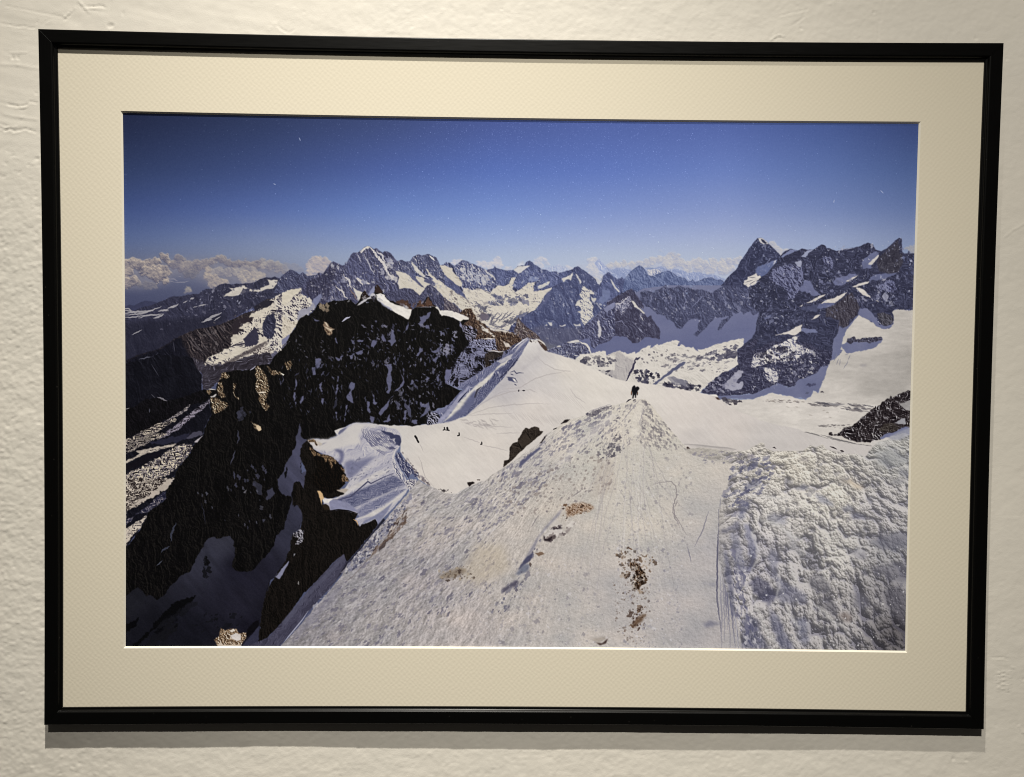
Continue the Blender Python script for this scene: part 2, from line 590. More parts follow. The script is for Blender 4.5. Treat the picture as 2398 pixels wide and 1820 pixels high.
def rock(X, Y, stops, scale=14, ang=60, an=3.0, seed=0, con=2.2, bias=0.45, octs=4, off=1.8, mixn=0.35, light=(0.8, -0.6), iso=0.36):
    """hill-shaded ridged noise: facets and gullies running along 'ang' degrees"""
    n = NS[seed % 12]
    c, s = math.cos(math.radians(ang)), math.sin(math.radians(ang))

    def hh(X, Y):
        wob = (n.fbm(X / (scale * 2.2) + 5, Y / (scale * 2.2), 2) - 0.5) * 2.4
        v = (1 - iso) * n.fbm((X * c + Y * s) / (scale * an) + wob * 0.3, (-X * s + Y * c) / scale + wob, octs, 0.58, ridged=True)
        if iso > 0:
            v = v + iso * n.fbm((X * .8 + Y * .6) / (scale * 1.1) + 31 + wob, (Y * .8 - X * .6) / scale - wob, octs, 0.6, ridged=True)
        return v
    a = hh(X, Y)
    b = hh(X + light[0] * off, Y + light[1] * off)
    v = (a - b) * con + (a - 0.55) * mixn * 2 + bias
    return ramp(v, stops)


def P(s, col=None, jag=0.0, soft=0.0, tex=None, alpha=1.0, seed=0, step=3.0):
    """fill a measured outline with a flat colour or a texture function"""
    p = s if isinstance(s, np.ndarray) else T_(s)
    p = jagged(p, jag, seed, step)
    sl, m = mask(p, soft)
    if m is None:
        return
    X, Y = GX[sl], GY[sl]
    if tex:
        c = tex(X, Y)
    else:
        n = NS[(seed + len(p)) % 12]
        k = 1 + 0.16 * (n.fbm((X + Y * .4) / 11, (Y - X * .4) / 6, 3, .6) - 0.5)
        c = np.array(col, np.float32) * k[..., None]
    if soft == 0 and jag > 0 and m.size > 60:
        m = 0.5 * m + 0.5 * blur(m, 1)
    put(sl, m * alpha, c)


def S(s, w, col, soft=0.6, alpha=1.0, jag=0.0, taper=True, seed=0):
    """a stroke along a measured line; w in measuring units"""
    p = s if isinstance(s, np.ndarray) else T_(s)
    p = jagged(p, jag, seed, 3.0, closed=False)
    sl = box(p[:, 0].min(), p[:, 1].min(), p[:, 0].max(), p[:, 1].max(), w + 4)
    X, Y = GX[sl], GY[sl]
    if X.size == 0:
        return
    best = np.full(X.shape, 1e9, np.float32)
    n = len(p) - 1
    for i in range(n):
        (x0, y0), (x1, y1) = p[i], p[i + 1]
        L2 = (x1 - x0) ** 2 + (y1 - y0) ** 2 + 1e-9
        t = np.clip(((X - x0) * (x1 - x0) + (Y - y0) * (y1 - y0)) / L2, 0, 1)
        d = np.hypot(X - (x0 + t * (x1 - x0)), Y - (y0 + t * (y1 - y0)))
        if taper:
            u = (i + t) / n
            ww = w * 0.5 * (0.25 + 0.75 * np.sin(np.pi * np.clip(u, 0.02, 0.98)))
        else:
            ww = w * 0.5
        best = np.minimum(best, d - ww)
    put(sl, np.clip(0.5 - best / (soft * 1.6), 0, 1) * alpha, np.array(col, np.float32))


def flecks(s, n, size, ang, an, cols, alpha=0.8, seed=0, dens=None, spread=12, soft=0.6):
    """many small separate marks inside an outline: stones, dents, clods, snow patches"""
    p = s if isinstance(s, np.ndarray) else T_(s)
    r = np.random.RandomState(seed + 31)
    sl, m = mask(p)
    if m is None:
        return
    x0, y0, x1, y1 = p[:, 0].min(), p[:, 1].min(), p[:, 0].max(), p[:, 1].max()
    k = 0
    tries = 0
    while k < n and tries < n * 12:
        tries += 1
        x, y = r.uniform(x0, x1), r.uniform(y0, y1)
        j = int((y - QY0) * SC) - sl[0].start
        i = int((x - QX0) * SC) - sl[1].start
        if not (0 <= j < m.shape[0] and 0 <= i < m.shape[1]) or m[j, i] < 0.5:
            continue
        if dens is not None and r.rand() > dens(x, y):
            continue
        k += 1
        a = math.radians((ang(x, y) if callable(ang) else ang) + r.randn() * spread)
        sz = size * math.exp(r.randn() * 0.45)
        L = sz * an * r.uniform(0.6, 1.4)
        b = box(x - L, y - L, x + L, y + L, 2)
        X, Y = GX[b] - x, GY[b] - y
        if X.size == 0:
            continue
        c, s_ = math.cos(a), math.sin(a)
        u, v = (X * c + Y * s_) / L, (-X * s_ + Y * c) / sz
        v = v + 0.5 * u * u * r.uniform(-1, 1) + 0.3 * np.sin(u * 5 + x)
        d = (np.sqrt(u * u + v * v) - 1) * sz
        col = cols[r.randint(len(cols))]
        put(b, np.clip(0.5 - d / (soft * 2), 0, 1) * alpha * r.uniform(0.6, 1), np.array(col, np.float32))


def puffs(s, bright, shade, seed=0, soft=1.0, alpha=1.0, light=(0.35, -0.85)):
    """cumulus: heaped hemispheres 'x,y,r' roughened by noise and lit from above"""
    t = TILE['Z']
    c = []
    for w in s.split():
        if w in TILE:
            t = TILE[w]
        else:
            a = [float(q) for q in w.split(',')]
            c.append((t[0] + a[0] * t[2], t[1] + a[1] * t[2], a[2] * t[2]))
    c = np.array(c)
    sl = box((c[:, 0] - c[:, 2]).min(), (c[:, 1] - c[:, 2]).min(), (c[:, 0] + c[:, 2]).max(), (c[:, 1] + c[:, 2]).max(), 6)
    X, Y = GX[sl], GY[sl]
    n = NS[seed % 12]
    wx_ = (n.fbm(X / 9, Y / 9, 3, 0.6) - 0.5) * 11
    wy_ = (n.fbm(X / 9 + 40, Y / 9 + 9, 3, 0.6) - 0.5) * 11
    hgt_ = np.full(X.shape, -1.0, np.float32)
    for x, y, r in c:
        q = 1 - ((X + wx_ - x) ** 2 + (Y + wy_ - y) ** 2) / (r * r)
        hgt_ = np.maximum(hgt_, np.sign(q) * np.sqrt(np.abs(q)) * r / 10)
    hgt_ += (n.fbm(X / 4.5, Y / 4.5, 3, 0.6) - 0.5) * 0.7
    gy, gx_ = np.gradient(hgt_)
    v = 0.46 - (gx_ * light[0] + gy * light[1]) * 1.9 + 1.0 * (n.fbm(X / 11, Y / 8 + 3, 4, .6) - 0.5)
    a = blur(smooth(-0.25, 0.55, hgt_), soft) * alpha
    col = np.array(shade, np.float32) + (np.array(bright, np.float32) - np.array(shade, np.float32)) * np.clip(v, 0, 1)[..., None]
    put(sl, a, col)


def cells(u, w, seed):
    """rounded lumps: height of the nearest dome around jittered lattice points"""
    t = NS[seed].t
    ui, wi = np.floor(u).astype(int), np.floor(w).astype(int)
    best = np.zeros(u.shape, np.float32)
    for a in (-1, 0, 1):
        for b in (-1, 0, 1):
            cu, cw = ui + a, wi + b
            jx, jy, rr_ = t[cw & 255, cu & 255], t[(cw + 91) & 255, (cu + 37) & 255], t[(cw + 17) & 255, (cu + 151) & 255]
            d2 = (u - cu - jx) ** 2 + (w - cw - jy) ** 2
            R = 0.45 + 0.55 * rr_
            best = np.maximum(best, np.sqrt(np.clip(R * R - d2, 0, None)))
    return best


def heap(X, Y, hy=905.0, cu=9.0, cw=7.5, amps=(1.0, 0.42, 0.20, 0.10), seed=3, drift=0.5):
    """height of piled snow seen along the ground: lumps grow towards the viewer"""
    dpt = np.clip(Y - hy, 20, None)
    u = (X - 1900) / (dpt ** 0.5 * 19.0) * cu
    w = np.log(dpt) * cw
    n = NS[(seed + 5) % 12]
    q = (n.fbm(u * .7, w * .7, 3) - .5) * 1.5
    h = drift * n.fbm(u * .35 + 3, w * .35, 2) * 2
    f = 1.0
    for k, a in enumerate(amps):
        h = h + a * cells(u * f + q + 5 * k, w * f - q + 11 * k, (seed + k) % 12)
        f *= 2.3
    return h * dpt * 0.075 + n.fbm(X / 3.2, Y / 3.0, 3, .65) * (0.6 + dpt * 0.0015)


def sunlit(h, lx, ly, rise, steps=26, stride=1.6):
    """lambert shade and marched cast shadow of a height map, sun towards (lx, ly)"""
    gy_, gx_ = np.gradient(h)
    lam = np.clip(0.62 - (gx_ * lx + gy_ * ly) * 0.85 + 0.0 * h, 0, 1.25)
    sh_ = np.zeros_like(h)
    H_, W_ = h.shape
    for k in range(1, steps):
        d = k * stride
        ox, oy = int(round(lx * d)), int(round(ly * d))
        src = h[np.clip(np.arange(H_) + oy, 0, H_ - 1)][:, np.clip(np.arange(W_) + ox, 0, W_ - 1)]
        sh_ = np.maximum(sh_, (src - h) - rise * d)
    return lam, blur(np.clip(sh_ * 0.9, 0, 1).astype(np.float32), 1)

# ---- sky
SKX = [262, 300, 600, 900, 1150, 1400, 1700, 1950, 2176]
SKYROWS = [
    (240, [(30, 36, 60), (32, 38, 64), (40, 50, 82), (56, 70, 112), (68, 84, 140), (76, 94, 154), (78, 96, 156), (66, 82, 134), (50, 62, 102)]),
    (290, [(33, 40, 66), (34, 42, 70), (46, 58, 94), (61, 75, 122), (74, 90, 150), (82, 100, 163), (84, 102, 164), (70, 88, 142), (54, 67, 110)]),
    (400, [(46, 58, 92), (49, 62, 98), (61, 77, 124), (77, 97, 158), (88, 112, 180), (96, 119, 186), (106, 127, 187), (92, 112, 164), (72, 90, 134)]),
    (490, [(62, 78, 122), (65, 81, 128), (84, 104, 160), (104, 129, 188), (118, 142, 200), (126, 146, 200), (134, 150, 197), (116, 133, 178), (94, 110, 152)]),
    (560, [(84, 98, 136), (88, 103, 142), (118, 132, 168), (134, 152, 194), (150, 168, 208), (158, 172, 208), (162, 173, 205), (148, 160, 192), (122, 134, 166)]),
    (605, [(92, 100, 126), (100, 107, 132), (130, 140, 164), (158, 170, 194), (172, 184, 207), (178, 188, 208), (176, 185, 204), (158, 170, 196), (130, 142, 168)]),
    (650, [(84, 88, 112), (86, 90, 116), (110, 114, 138), (160, 170, 194), (176, 187, 208), (180, 189, 208), (180, 188, 206), (160, 172, 198), (130, 142, 168)]),
    (700, [(68, 72, 98), (70, 74, 101), (84, 88, 112), (120, 130, 160), (150, 160, 190), (160, 170, 196), (160, 170, 196), (150, 160, 190), (130, 142, 168)]),
    (1560, [(68, 72, 98)] * 9)]
_rows = np.array([[[np.interp(x, SKX, [c[k] for c in cs]) for k in range(3)] for x in GX[0]] for _, cs in SKYROWS])
_yy = np.array([r[0] for r in SKYROWS], float)
_j = np.clip(np.searchsorted(_yy, GY[:, 0]) - 1, 0, len(_yy) - 2)
_t = ((GY[:, 0] - _yy[_j]) / (_yy[_j + 1] - _yy[_j]))[:, None, None]
img[:] = _rows[_j] * (1 - _t) + _rows[_j + 1] * _t
img[:] = blur(img, 16)

# ---- clouds
P('A 30,290 300,290 560,250 700,280 900,260 1200,270 1500,300 1800,290 2100,340 2212,430 2100,480 1800,560 1300,600 1100,560 1000,500 700,480 640,560 300,640 30,640', (128, 126, 138), soft=9, alpha=.75)
P('D -400,330 200,330 700,260 1000,300 1700,300 1600,480 900,420 300,400 -400,420', (182, 184, 200), soft=7, alpha=.6)
CB, CSH = (192, 177, 162), (88, 87, 106)
puffs('A 90,330,70 180,320,80 280,340,80 110,420,80 60,470,70 380,330,70 470,290,60 560,230,48 610,255,55 650,310,50 690,300,40', CB, CSH, 1)
puffs('A 760,250,55 830,270,45 700,330,60 800,360,80 900,350,80 1000,340,80 1100,320,75 1180,290,55 1260,260,55 1330,265,60 1400,310,60 1490,330,60 1560,320,55 1640,320,60 1740,340,60 1800,330,60', (164, 154, 148), (104, 102, 120), 2, alpha=.92)
puffs('A 1850,295,45 1860,350,60 1950,340,70 2050,360,70 2130,390,60 2190,420,40 1720,410,70 1620,410,70 1500,420,60 1400,430,60 1300,420,70 1200,430,60', (172, 164, 158), (118, 116, 132), 3, alpha=.9)
puffs('A 330,410,70 410,430,90 500,440,90 570,470,70 540,380,60 600,390,45 590,540,50 480,500,70 630,440,40 110,560,85 190,540,70 60,600,70 240,570,40', CB, CSH, 4)
puffs('A 330,600,50 400,600,50 460,610,40 260,600,40 880,450,60 970,430,50 940,490,40', (140, 134, 136), (96, 96, 114), 5, alpha=.8)
puffs('A 1150,500,60 1230,520,70 1280,570,70 1350,590,60 1200,590,70 1140,410,50 1120,460,40', (190, 176, 160), (122, 118, 130), 6)
puffs('A 1570,470,55 1640,450,55 1710,470,55 1780,500,60 1690,530,70 1600,530,60 1800,450,40 1850,480,40', (188, 176, 162), (126, 124, 138), 7)
puffs('A 890,665,45 850,680,25', (158, 150, 142), (100, 100, 120), 8)
for a, b, c in (('A 640,520 700,515 760,545', 3, 8), ('A 700,560 800,560 900,545', 2.5, 7), ('A 760,480 800,490', 2, 6), ('A 640,545 700,550', 2, 5)):
    S(a, b, (140, 138, 150), alpha=.7, jag=.6)
puffs('B 400,285,55 470,275,60 550,300,60 600,310,35 350,340,50 440,350,80 530,380,70 370,420,60 430,440,60 500,430,50 330,470,30', (198, 184, 174), (146, 144, 160), 9)
puffs('B 60,360,60 160,370,60 240,390,50', (150, 148, 156), (128, 130, 148), 10, alpha=.6)
puffs('C 130,300,40 200,290,40 460,320,45 520,330,40 590,340,50 660,300,45 700,270,40 730,300,40 700,350,60 600,380,40 820,400,40 860,380,30', (212, 206, 206), (172, 178, 200), 1)
puffs('C 1190,290,45 1250,270,35 1300,270,35 1230,340,50 1330,310,35 1590,390,45 1640,400,35', (208, 204, 208), (172, 180, 202), 2)
puffs('C 1880,290,40 1930,290,55 1960,350,60 1900,380,60 2000,420,70 2050,440,50 1940,450,70 2050,480,60 1990,500,40 2130,430,60', (212, 207, 206), (170, 177, 200), 3)
P('C 950,330 1030,280 1040,340 940,380', (196, 198, 208), soft=2)
puffs('D 40,350,50 140,340,50 230,320,50 330,330,50 420,320,50 520,320,60 600,290,50 680,270,50 760,260,50 800,230,40 860,215,38 930,230,42 900,300,70 800,330,80 980,320,60 1060,340,60 1150,310,60 1200,290,50 1270,330,60 1370,270,40 1400,320,60 1500,320,60 1590,310,60 1670,290,50 1730,260,40 1520,400,80 1620,390,60 1350,400,70 1200,400,70 1050,400,60', (206, 201, 198), (160, 166, 190), 4)
puffs('D 690,175,22 730,185,18 870,180,22 890,190,18', (186, 190, 204), (160, 172, 200), 5, alpha=.7)
puffs('E 250,170,40 290,200,45 320,240,45 380,280,50 440,260,40 340,300,40 370,320,30', (206, 200, 196), (166, 170, 188), 6)
puffs('E 2050,235,40 2110,230,40 2000,230,25 2090,280,40 2120,270,40', (172, 166, 160), (138, 140, 156), 7, alpha=.85)

# ---- farthest ranges, pale with haze
far_tex = lambda X, Y: rock(X, Y, [(0, (132, 143, 178)), (.6, (150, 160, 192)), (1, (196, 199, 214))], 7, 70, 2, 3, 1.6, .45)
P('C 1260,395 1330,370 1400,360 1480,325 1530,350 1580,375 1640,420 1640,470 1400,470 1260,440', tex=lambda X, Y: rock(X, Y, [(0, (146, 158, 192)), (1, (200, 203, 216))], 7, 70, 2, 3, 1.4, .5), jag=.8)
P('C 1940,300 1965,290 2000,250 2035,290 2085,350 2130,385 2212,420 2212,500 2120,430 2060,470 2020,440 1990,380', tex=lambda X, Y: rock(X, Y, [(0, (136, 148, 186)), (.5, (165, 174, 204)), (1, (205, 206, 216))], 7, 50, 2, 3, 1.4, .5), jag=.6)
P('D 0,360 60,400 140,370 240,380 330,400 500,380 620,375 700,352 760,362 820,400 900,385 1000,405 1060,440 1180,425 1300,460 1400,462 1470,490 1540,515 1525,570 1000,570 560,560 0,560', tex=far_tex, jag=.8)
P('D 500,380 560,372 620,378 560,400', (134, 146, 180), jag=.5)
P('D 520,400 600,400 650,385 720,410 700,450 560,490 530,440', tex=lambda X, Y: rock(X, Y, [(0, (92, 104, 146)), (.5, (150, 156, 184)), (1, (222, 216, 212))], 5, 60, 2, 5, 3.5, .55), jag=.6)

# ---- the skyline of the main ranges
SKY_L = 'A 180,935 260,893 400,860 480,832 560,800 640,757 700,738 760,746 860,728 960,712 1020,712 1060,680 1120,645 1200,647 1250,625 1290,592 1370,575 1450,590 1500,580 1600,580 1700,573 1760,556 1830,516 1900,495 1960,502 2010,485 2070,512 B 0,480 60,430 110,395 170,420 230,460 270,430 330,482 380,475 440,470 480,435 540,450 580,385 640,310 665,290 740,325 780,345 820,335 825,295 840,340 870,260 900,200 930,175 980,185 1010,160 1060,115 1110,92 1150,105 1195,135 1220,115 1260,150 1310,180 1330,158 1360,160 1410,185 1450,240 1500,292 1545,270 1600,295 1660,290 1700,230 1760,200 1820,215 1890,195 1950,220 2000,240 2030,300 2050,345 2090,330 2130,300 '
SKY_M = 'C 0,312 30,295 80,310 130,352 150,340 190,310 240,275 290,285 340,320 380,325 420,345 470,365 540,400 600,390 640,385 655,340 675,375 720,390 780,402 850,408 900,402 960,350 1040,345 1070,295 1110,280 1140,300 1160,330 1200,345 1260,395 1320,400 1370,430 1440,420 1490,442 1560,422 1640,402 1690,365 1730,355 1800,400 1880,460 1925,490 2030,545 2060,480 2120,430 2150,435 D 0,440 40,435 90,490 140,520 190,510 200,488 215,515 240,515 290,450 340,400 380,370 430,340 470,365 530,450 570,482 640,465 720,430 800,410 860,440 930,490 1000,502 1060,552 1100,540 1118,520 1140,555 1200,547 1270,505 1370,500 1420,530 1480,525 1525,560 1560,510 1610,460 1680,400 1730,300 1800,200 1860,110 1945,5 '
SKY_R = 'E 75,100 130,98 200,150 260,210 330,280 375,330 430,270 500,240 600,262 650,235 720,252 800,250 900,185 945,190 970,230 1050,250 1100,268 1200,240 1330,225 1420,200 1460,175 1510,158 1570,180 1600,245 1680,272 1750,235 1800,190 1860,130 1910,95 1945,105 1950,280 1980,300 2020,300 2035,262 2055,300 2125,295 2160,300 '
main_stops = [(0, (50, 52, 74)), (.35, (66, 69, 97)), (.62, (90, 94, 128)), (.85, (140, 143, 165)), (1, (205, 200, 198))]
P(SKY_L + SKY_M + SKY_R + 'Z 2176,900 262,900 262,735', jag=.7, tex=lambda X, Y: rock(X, Y, main_stops, 10, 62, 2.6, 1, 2.6, .36), step=2.5)

# ---- left-hand ranges
P('A 30,880 130,850 190,862 250,830 320,800 400,805 500,828 560,870 420,960 200,1000 30,1010', (58, 60, 84), jag=.5)
sl_tex = lambda X, Y: rock(X, Y, [(0, (34, 34, 48)), (.5, (52, 52, 70)), (.85, (66, 66, 86)), (1, (120, 118, 130))], 12, 68, 3, 2, 1.6, .42)
P(SKY_L.split('B 0,480')[0] + 'A 2150,560 2100,700 1700,900 1300,1110 860,1230 500,1440 30,1600 30,930 100,905 180,935', tex=sl_tex, jag=.6)
P('A 30,1100 300,1060 700,1040 1100,1000 1400,960 1300,1110 860,1230 500,1440 30,1600', tex=lambda X, Y: rock(X, Y, [(0, (26, 26, 38)), (.6, (40, 40, 54)), (1, (62, 60, 74))], 13, 72, 4, 5, 1.3, .42), soft=5, alpha=.85)
# pale snow strips on the far left
sn = (164, 160, 162)
for s_, w_ in (('A 60,905 110,900 170,930', 3), ('A 60,925 130,930 200,945', 3), ('A 60,955 200,950 330,935 430,930', 5), ('A 80,985 220,975 340,950 480,900 540,870', 4), ('A 60,1015 200,1010 330,985', 3),
               ('A 240,1020 360,990 440,985 560,970', 4), ('A 440,1025 500,1010 570,970', 5), ('A 500,935 580,920 640,900', 4.5), ('A 560,925 640,930', 3), ('A 630,890 690,880 760,840', 5), ('A 660,875 720,880', 3), ('A 820,830 880,800', 2.5), ('A 915,780 965,762', 4.5),
               ('A 950,890 1010,870', 2), ('A 1020,868 1120,845', 3.5), ('A 160,1240 290,1175', 2.5), ('A 1065,1075 1160,1035 1240,990 1320,955', 6), ('A 1100,1065 1200,1040', 3), ('A 1220,1060 1310,1000', 2.5)):
    S(s_, w_, sn, jag=.9, alpha=.85)
flecks('A 900,800 1200,650 1500,600 1900,560 1900,900 1300,1000', 70, 1.1, -50, 1.5, [(150, 150, 165), (120, 120, 140)], .8, 3)
# snow shelf below the crest
P('A 1400,625 1480,640 1560,610 1620,600 1680,640 1720,660 1790,655 1850,625 1920,600 1960,640 1880,655 1800,690 1700,680 1640,680 1560,710 1480,740 1360,745 1330,735 1420,690 1460,665', (198, 190, 180), jag=1.0)
P('A 1900,515 1960,535 2050,530 2040,580 1990,640 1930,640 1905,610 1940,590 1925,545', (200, 192, 182), jag=.8)
P('A 2070,560 2130,575 2110,590', sn, jag=.5)
flecks('A 1560,600 1700,590 1850,650 1800,700 1620,690', 16, 1.8, -20, 1.6, [(60, 60, 78)], .9, 4)
# brown buttressed ridge and its dark foot
P('A 30,1600 250,1500 500,1430 600,1372 720,1290 860,1222 990,1165 1120,1148 1280,1112 1400,1060 1500,1020 1620,960 1750,930 1900,780 2050,760 2212,700 2212,1700 30,1700', jag=.8,
  tex=lambda X, Y: rock(X, Y, [(0, (20, 18, 24)), (.45, (42, 37, 41)), (.8, (64, 56, 58)), (1, (104, 94, 92))], 9, 60, 6, 4, 2.2, .40))
P('A 30,1600 250,1500 500,1430 600,1372 720,1290 800,1270 840,1400 930,1560 1000,1700 30,1700', tex=lambda X, Y: rock(X, Y, [(0, (14, 14, 20)), (.6, (26, 26, 36)), (1, (52, 50, 62))], 12, 65, 4, 6, 1.4, .36), soft=2, jag=1)
for s_ in ('A 860,1250 960,1380 1050,1450', 'A 900,1240 1030,1420 1100,1500', 'A 1010,1190 1080,1300', 'A 1080,1170 1200,1290 1260,1370', 'A 1180,1160 1270,1290', 'A 1290,1130 1360,1210', 'A 1380,1080 1450,1130 1510,1220', 'A 1120,1160 1170,1230', 'A 1050,1320 1150,1460', 'A 1320,1120 1380,1190'):
    S(s_, 3, (104, 96, 98), jag=.8, alpha=.6, soft=1)
S('A 695,1330 715,1460', 2, (80, 78, 90), alpha=.7)
S('A 250,1560 370,1530 460,1515', 3, (90, 90, 102), jag=1, alpha=.8)
S('A 460,1515 500,1470', 1.5, (70, 70, 84), alpha=.7)
S('A 560,1500 610,1560', 2, (70, 70, 84), alpha=.7)

# ---- snow and rock slopes right of the brown ridge
mix_tex = lambda X, Y: rock(X, Y, [(0, (38, 34, 44)), (.42, (58, 54, 66)), (.50, (150, 144, 142)), (.6, (204, 194, 178)), (1, (212, 202, 188))], 13, -38, 2.2, 5, 3.2, .50, mixn=.5)
P('A 2212,700 2120,700 2040,760 1960,780 1900,800 1720,940 1700,980 1540,1150 1620,1170 1450,1280 1440,1400 1270,1480 1130,1560 1100,1620 1180,1700 1500,1700 1700,1640 2212,1420', tex=mix_tex, jag=2.5)
P('A 1990,960 1900,1000 1850,1130 1860,1250 1960,1310 2040,1290 2060,1200 2040,1130', (42, 42, 60), jag=1.2, tex=lambda X, Y: rock(X, Y, [(0, (34, 34, 50)), (.7, (56, 56, 74)), (1, (110, 110, 130))], 9, 60, 3, 2, 2, .4))
P('A 1750,1140 1690,1210 1600,1290 1620,1380 1700,1390 1790,1350 1800,1280', (52, 50, 66), jag=1.5)
P('A 1730,880 1900,790 2000,800 1960,860 1760,930', (40, 38, 48), jag=1.2)
P('A 1480,1070 1620,1010 1740,1000 1700,1080 1560,1140 1540,1250 1600,1260 1470,1240 1450,1120', (44, 38, 44), jag=1.8)
snw = (206, 196, 180)
for s_ in ('A 2010,750 2100,710 2212,690 2212,830 2150,800 2060,830 2000,800', 'A 1700,980 1780,935 1900,900 2010,860 1950,920 1880,960 1830,1030 1760,1010 1680,1020', 'A 1540,1155 1600,1110 1660,1075 1690,1085 1640,1140 1570,1165',
           'A 1435,1280 1490,1235 1560,1250 1640,1210 1680,1170 1690,1190 1620,1280 1540,1350 1480,1370 1460,1310', 'A 1520,1400 1640,1410 1700,1430 1560,1490 1420,1540 1330,1580 1200,1630 1220,1590 1330,1520', 'A 1810,1290 1870,1260 1930,1300 1860,1350 1800,1350',
           'A 1120,1565 1170,1580 1215,1605 1170,1600 1130,1590', 'A 1100,1600 1130,1620 1100,1640', 'A 1260,1480 1310,1480 1320,1520 1280,1530', 'A 1310,1455 1350,1480 1340,1500', 'A 2020,1000 2100,1040 2180,1100 2160,1130 2100,1090 2040,1050', 'A 2070,1110 2160,1170 2212,1160 2212,1250 2130,1260 2110,1180',
           'A 2000,960 2050,950 2030,990', 'A 2040,890 2110,930 2080,945', 'A 1800,1180 1840,1180 1830,1220', 'A 2120,960 2160,1000 2140,1020'):
    P(s_, snw, jag=1.3, alpha=.93)
P('A 2212,1210 2050,1300 1850,1360 1600,1500 1380,1600 1220,1700 1500,1700 2000,1490 2212,1400', tex=lambda X, Y: rock(X, Y, [(0, (62, 54, 58)), (.4, (92, 84, 84)), (.55, (176, 166, 156)), (.75, (206, 196, 184)), (1, (212, 204, 190))], 7, -28, 5, 7, 2.4, .52), jag=1.5)
P('A 1930,1310 1800,1370 1600,1470 1380,1590 1300,1640 1420,1610 1640,1500 1860,1380', (78, 70, 72), jag=1, soft=.7, alpha=.8)
P('A 2212,1330 2110,1360 1980,1480 1800,1560 1600,1640 1500,1700 2000,1700 2212,1500', tex=lambda X, Y: rock(X, Y, [(0, (52, 50, 66)), (.6, (92, 90, 108)), (1, (150, 146, 156))], 7, -30, 5, 8, 2, .45), jag=1)

# ---- the high rock group left of centre
def rk(d, m, l, sc=9, ang=60, an=3, seed=1, con=2.4, bias=.40, snow=(200, 194, 190), sp=.9):
    return lambda X, Y: rock(X, Y, [(0, d), (.45, m), (.72, l), (sp, l), (min(sp + .08, 1.5), snow)], sc, ang, an, seed, con * 0.72, bias)


P('B 0,480 60,430 110,395 170,420 230,460 270,430 330,482 380,475 440,470 420,560 300,640 180,650 40,700 0,700 A 2100,700 2000,700 2070,512', tex=rk((48, 48, 68), (66, 68, 92), (96, 98, 122), 8, 60, 2.5, 2, 2.6), jag=.6)
VERTE = 'B 440,470 480,435 540,450 580,385 640,310 665,290 740,325 780,345 820,335 825,295 840,340 870,260 900,200 930,175 980,185 1010,160 1060,115 1110,92 1150,105 1195,135 1220,115 1260,150 1310,180 1330,158 1360,160 1410,185 1450,240 1500,292 1545,270 1600,295 1560,410 1490,430 1510,580 1530,660 1350,760 1200,900 900,900 500,900 430,880 380,760 250,700 150,760 130,640 250,620 350,520'
P(VERTE, tex=rk((50, 49, 68), (70, 70, 94), (100, 101, 128), 9, 66, 3.4, 1, 2.5, .40, sp=.88), jag=.8)
P('B 640,310 700,330 700,480 620,620 590,830 500,830 420,880 380,800 300,700 330,560 440,500 540,460', tex=rk((42, 41, 58), (58, 57, 78), (80, 80, 102), 9, 78, 4, 4, 2.2, .38, sp=.95), jag=1, soft=.8)
P('B 860,280 930,180 1010,190 1120,330 1210,440 1250,540 1150,560 1050,540 900,480 830,440 830,340', tex=rk((54, 54, 76), (74, 75, 102), (100, 102, 132), 8, 64, 4, 5, 2.0, .40, sp=1.0), jag=1, soft=.8)
# summit snow and couloirs
P('B 1010,165 1060,115 1110,90 1135,100 1120,130 1090,120 1060,150 1030,185', (214, 208, 200), jag=.4)
S('B 1130,100 1190,150 1225,215 1280,270 1330,340 1360,420 1400,470 1440,520', 6, (206, 200, 196), jag=1.6)
S('B 1225,150 1290,200 1310,260 1350,300', 4, (190, 186, 188), jag=1.4)
S('B 1060,190 1090,260 1130,320 1150,380 1200,460', 3, (186, 184, 190), jag=1.2, alpha=.8)
S('B 970,190 1010,250 1030,300', 3, (180, 178, 188), jag=1, alpha=.8)
S('B 950,480 990,520 1020,560 1050,595', 6, (200, 194, 190), jag=1.4)
S('B 1090,570 1140,580', 4, (196, 190, 188), jag=1)
S('B 800,455 850,520 880,580 900,640', 4.5, (196, 190, 188), jag=2)
S('B 700,600 740,650 800,710 850,780', 4, (190, 184, 182), jag=2)
S('B 870,640 940,720 990,800', 3, (120, 104, 104), jag=1.4)
S('B 1340,560 1380,600 1350,680 1330,700', 3, (112, 112, 140), jag=1)
flecks('B 1200,330 1400,380 1520,590 1450,600 1250,420', 26, 1.6, 45, 1.5, [(204, 198, 194), (170, 168, 178)], .85, 5)
flecks('B 1290,200 1420,230 1500,420 1420,440', 22, 1.5, 50, 1.6, [(200, 196, 196), (150, 150, 168)], .8, 6)
flecks('B 640,330 800,380 900,560 860,620 700,500', 30, 1.4, 50, 1.5, [(190, 188, 192), (130, 130, 152)], .8, 7)
flecks('B 880,560 1090,640 1120,520 900,430', 22, 1.4, 40, 1.6, [(180, 178, 186), (130, 130, 154)], .8, 8)
flecks('B 450,600 700,620 840,800 640,880 500,830', 36, 1.3, 60, 1.5, [(160, 156, 166), (110, 108, 128)], .75, 9)
P('B 910,620 1000,670 1045,690 1030,740 1000,800 985,790 950,700', (206, 200, 190), jag=.8)
P('B 1200,600 1160,650 1120,710 1110,740 1150,730 1215,680', (136, 138, 164), jag=.6)
P('B 510,705 520,760 450,870 400,930 340,970 360,890 400,800 450,745', (118, 121, 148), jag=1)
